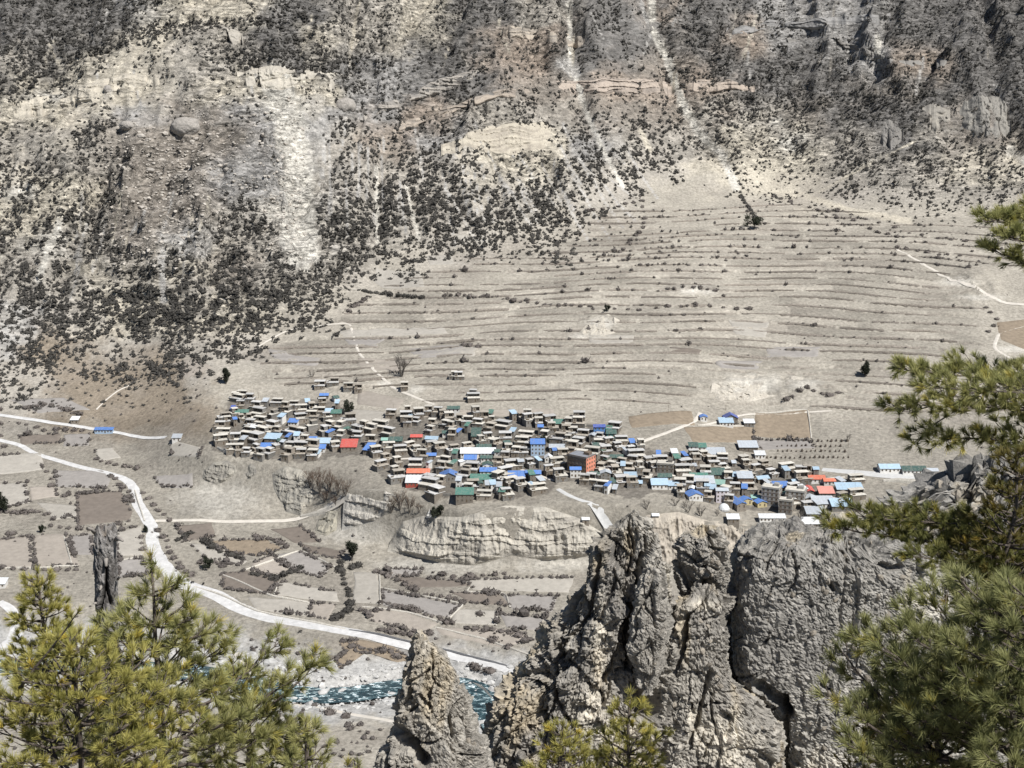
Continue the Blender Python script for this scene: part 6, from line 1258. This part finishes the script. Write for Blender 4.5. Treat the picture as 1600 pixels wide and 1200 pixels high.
# right-hand trees
a = at(1745, 120, 21.); base = rooted(at(1745, 900, 21.)); base = np.array([base[0], 21.1, gz(base[0], 21.1)-.3]); t = Pine(9)
t.trunk_pts = [base*(1-f)+np.array([a[0], a[1], a[2]])*f for f in np.linspace(0, 1, 10)]; t.trunk_r = list(np.linspace(.22, .07, 10))
def B(*p, Y=20.): return [at(x, y_, Y_) for (x, y_, Y_) in p]
for pts, r0, tw, st in [(B((1745, 380, 21), (1620, 350, 20.5), (1530, 345, 20.)), .03, .5, .10), (B((1745, 330, 21), (1640, 335, 20.8), (1560, 340, 20.4)), .025, .4, .10), (B((1745, 440, 21), (1640, 420, 20.4), (1585, 408, 20.2), (1545, 385, 20.)), .025, .35, .10), (B((1745, 400, 21), (1650, 390, 20.), (1570, 370, 19.6)), .025, .45, .10),
   (B((1745, 620, 21), (1600, 600, 20.2), (1480, 585, 19.8), (1405, 575, 19.6)), .04, .55, .09), (B((1745, 660, 21), (1600, 640, 20.5), (1480, 635, 20.), (1395, 640, 19.8)), .04, .55, .09), (B((1745, 705, 21), (1600, 690, 20.3), (1500, 685, 20.), (1450, 690, 19.8)), .035, .5, .10), (B((1745, 590, 21), (1640, 590, 21.2), (1540, 580, 21.)), .03, .5, .10), (B((1745, 740, 21), (1640, 720, 20.4), (1560, 700, 20.1)), .03, .45, .12), (B((1745, 650, 21), (1650, 620, 19.3), (1540, 610, 18.9), (1440, 605, 19.)), .03, .55, .09),
   (B((1480, 650, 20.0), (1440, 680, 19.8), (1420, 700, 19.7)), .015, .3, .12)]:
    t.bough(pts, r0*.8, tw*1.25, st*.62, .17, start=.2)
crown_round(t, base, a, .45, 22, 2.4, .17, .16)
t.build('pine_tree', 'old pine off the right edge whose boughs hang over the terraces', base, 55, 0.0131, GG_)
base = at(1760, 1000, 17.5); base = np.array([base[0], 17.5, gz(base[0], 17.5)-.3]); top = at(1760, 560, 17.5); t = Pine(10)
t.trunk_pts = [base*(1-f)+top*f for f in np.linspace(0, 1, 10)]; t.trunk_r = list(np.linspace(.2, .06, 10))
for pts, r0, tw, st in [(B((1760, 890, 17.5), (1600, 868, 17.), (1450, 845, 16.6), (1350, 832, 16.3), (1290, 820, 16.2)), .045, .4, .075), (B((1760, 860, 17.5), (1600, 845, 17.2), (1480, 825, 17.), (1380, 815, 16.7)), .04, .42, .08), (B((1760, 840, 17.5), (1620, 800, 17.2), (1560, 770, 17.)), .035, .45, .09), (B((1760, 900, 17.5), (1640, 880, 16.6), (1540, 870, 16.3), (1470, 860, 16.2)), .035, .45, .085), (B((1760, 930, 17.5), (1650, 900, 17.5), (1560, 885, 17.5)), .035, .5, .09), (B((1760, 780, 17.5), (1660, 740, 17.), (1600, 720, 16.8)), .03, .45, .09), (B((1760, 830, 17.5), (1660, 830, 18.), (1560, 820, 18.2)), .03, .5, .09), (B((1760, 960, 17.5), (1650, 930, 17.2), (1580, 905, 17.)), .03, .45, .09), (B((1760, 850, 17.5), (1600, 830, 16.8), (1450, 815, 16.4), (1330, 805, 16.3)), .03, .5, .08), (B((1760, 880, 17.5), (1600, 880, 16.2), (1480, 878, 16.), (1420, 868, 16.)), .03, .5, .08), (B((1760, 940, 17.5), (1640, 915, 16.3), (1540, 900, 16.), (1480, 890, 16.)), .03, .55, .08)]:
    t.bough(pts, r0*.8, tw*1.2, st*.66, .14, start=.15)
crown_round(t, base, top, .35, 16, 1.9, .15, .16)
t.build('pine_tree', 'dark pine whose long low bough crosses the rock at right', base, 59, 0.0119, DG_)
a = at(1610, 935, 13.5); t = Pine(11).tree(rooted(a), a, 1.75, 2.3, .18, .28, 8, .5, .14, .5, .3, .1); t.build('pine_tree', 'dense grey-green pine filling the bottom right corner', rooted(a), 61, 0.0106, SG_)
a = at(1475, 1045, 14.); t = Pine(12).tree(rooted(a), a, .9, 1.2, .16, .24, 7, .4, .13, .6, .3, .1); t.build('pine_tree', 'grey-green young pine left of the dense corner pine', rooted(a), 57, 0.0106, SG_)
a = at(1395, 1105, 15.5); t = Pine(13).tree(rooted(a), a, .75, 1.1, .09, .16, 7, .3, .10, .6, .3, .05); t.build('pine_tree', 'yellowish bushy conifer at the bottom right below the rock block', rooted(a), 48, 0.0100, ((.13, .115, .03), (.24, .19, .055)))
a = at(1590, 705, 16.); t = Pine(14).tree(rooted(a), a, .8, 2.4, .12, .26, 6, .35, .13, .6, .3, .1); t.build('pine_tree', 'yellow-brown pine at the right edge behind the low bough', rooted(a), 48, 0.0112, ((.14, .12, .035), (.25, .20, .06)))

# ------------------------------------------------------------------ dead trunk
def snag():
    Y = 24.; rows = [(826, 152, 178), (832, 149, 181), (850, 148, 180), (900, 149, 181), (960, 151, 183), (1025, 152, 185), (1120, 152, 187), (1300, 150, 191)]
    nt_, nz_ = 90, 300; sil = np.array(rows, float); zs = H+Y*kz(sil[:, 0]); xl = sx(sil[:, 1], sil[:, 0])*Y; xr = sx(sil[:, 2], sil[:, 0])*Y
    zbot = gz(xl.mean(), Y)-.3; zs = np.r_[zs, zbot]; xl = np.r_[xl, xl[-1]]; xr = np.r_[xr, xr[-1]]
    z = np.linspace(zs[0], zs[-1], nz_); L = np.interp(-z, -zs, xl); R = np.interp(-z, -zs, xr); th = np.linspace(0, 2*pi, nt_, endpoint=False)
    rad = (R-L)/2; cx = (L+R)/2
    P = np.stack([cx[:, None]+rad[:, None]*np.cos(th), Y+rad[:, None]*np.sin(th), np.repeat(z[:, None], nt_, 1)], -1).reshape(-1, 3)
    nr_ = np.stack([np.tile(np.cos(th), nz_), np.tile(np.sin(th), nz_), np.zeros(nz_*nt_)], -1)
    f1, f2, idn = worley3(P*np.array([1, 1, .45]), .055, 3); bark = np.minimum(f2-f1, .35)*.05+(idn-.5)*.025+fbm3(P*np.array([1, 1, .3]), .12, 3, 5)*.03
    ppx, ppy = to_px(P[:, 0], P[:, 1], P[:, 2]); fr = nr_[:, 1] < .2; split_k = np.zeros(len(P))
    for pts, w_, dp in [([(166, 885), (167, 905), (166, 925)], 4., .14), ([(166, 915), (158, 945), (152, 965)], 4.5, .14), ([(168, 922), (176, 945)], 3.2, .12), ([(164, 990), (163, 1012), (166, 1022)], 5., .14), ([(182, 962), (184, 975)], 4, .1)]:
        k = sstep(w_, w_*.3, poly_d(ppx+2.5*fbm3(P, .1, 3, 9), ppy, pts))*fr; bark -= dp*k; split_k = np.maximum(split_k, k)
    P = P+nr_*bark[:, None]; jag = np.zeros((nz_, nt_)); jag[:6] = (fbm2(np.cos(th)*1.5, np.sin(th)*1.5, 3, 4)*.22)[None]*np.linspace(1, 0, 6)[:, None]; P[:, 2] += jag.ravel()
    m_ = np.clip(.5+fbm3(P, .15, 3, 7)+(idn-.5), 0, 1)[:, None]; col = np.array((.085, .078, .072))*(1-m_)+np.array((.25, .235, .22))*m_; col = col*(1-split_k[:, None])+np.array((.012, .011, .01))*split_k[:, None]  # the carved splits are coloured near black
    i = np.arange(nz_-1)[:, None]*nt_; j = np.arange(nt_)[None]; Q = np.stack([i+j, i+nt_+j, i+nt_+(j+1) % nt_, i+(j+1) % nt_], -1).reshape(-1, 4)
    off = np.array([cx[-1], Y, zs[-1]]); e = empty('dead_tree', off); tag(e, 'broken dead tree trunk standing behind the left pines', 'dead tree')
    P = np.concatenate([P, P[:nt_].mean(0)[None]-np.array([[0, 0, .15]])]); col = np.concatenate([col, [[.2, .17, .14]]])
    me_ = mesh_np('trunk', P-off, Q, False, col); import bmesh
    bm = bmesh.new(); bm.from_mesh(me_); bm.verts.ensure_lookup_table()
    for k in range(nt_): bm.faces.new((bm.verts[(k+1) % nt_], bm.verts[len(P)-1], bm.verts[k]))
    bm.to_mesh(me_); bm.free()
    ob('trunk', me_, mat('dead_bark', (1, 1, 1), .25, 12., .95, .02, 30., attr='Col', coords='World'), e)
    for (x0, y0, x1, y1, r_) in [(182, 842, 192, 845, .035), (148, 832, 138, 825, .03), (148, 852, 140, 851, .025), (184, 905, 190, 902, .02), (165, 870, 166, 885, .04), (152, 945, 147, 943, .025), (160, 915, 156, 922, .03), (150, 1000, 144, 1004, .02), (186, 985, 194, 980, .025)]:
        p = at(x0, y0, Y-.1)-off; q = at(x1, y1, Y-.28)-off; ob('branch_stub', MB().tube([p, (p+q)/2+np.array([0, 0, .02]), q], [r_*1.3, r_, r_*.6], 7).mesh('branch_stub', True), mat('dead_wood', (.26, .235, .21), .25, 8., .9), e)
snag()
tri = sum(len(m_.loop_triangles) if m_.loop_triangles else sum(len(p.vertices)-2 for p in m_.polygons) if len(m_.polygons) < 5000 else (len(m_.loops)-2*len(m_.polygons)) for m_ in bpy.data.meshes)
print('unique triangles', tri)
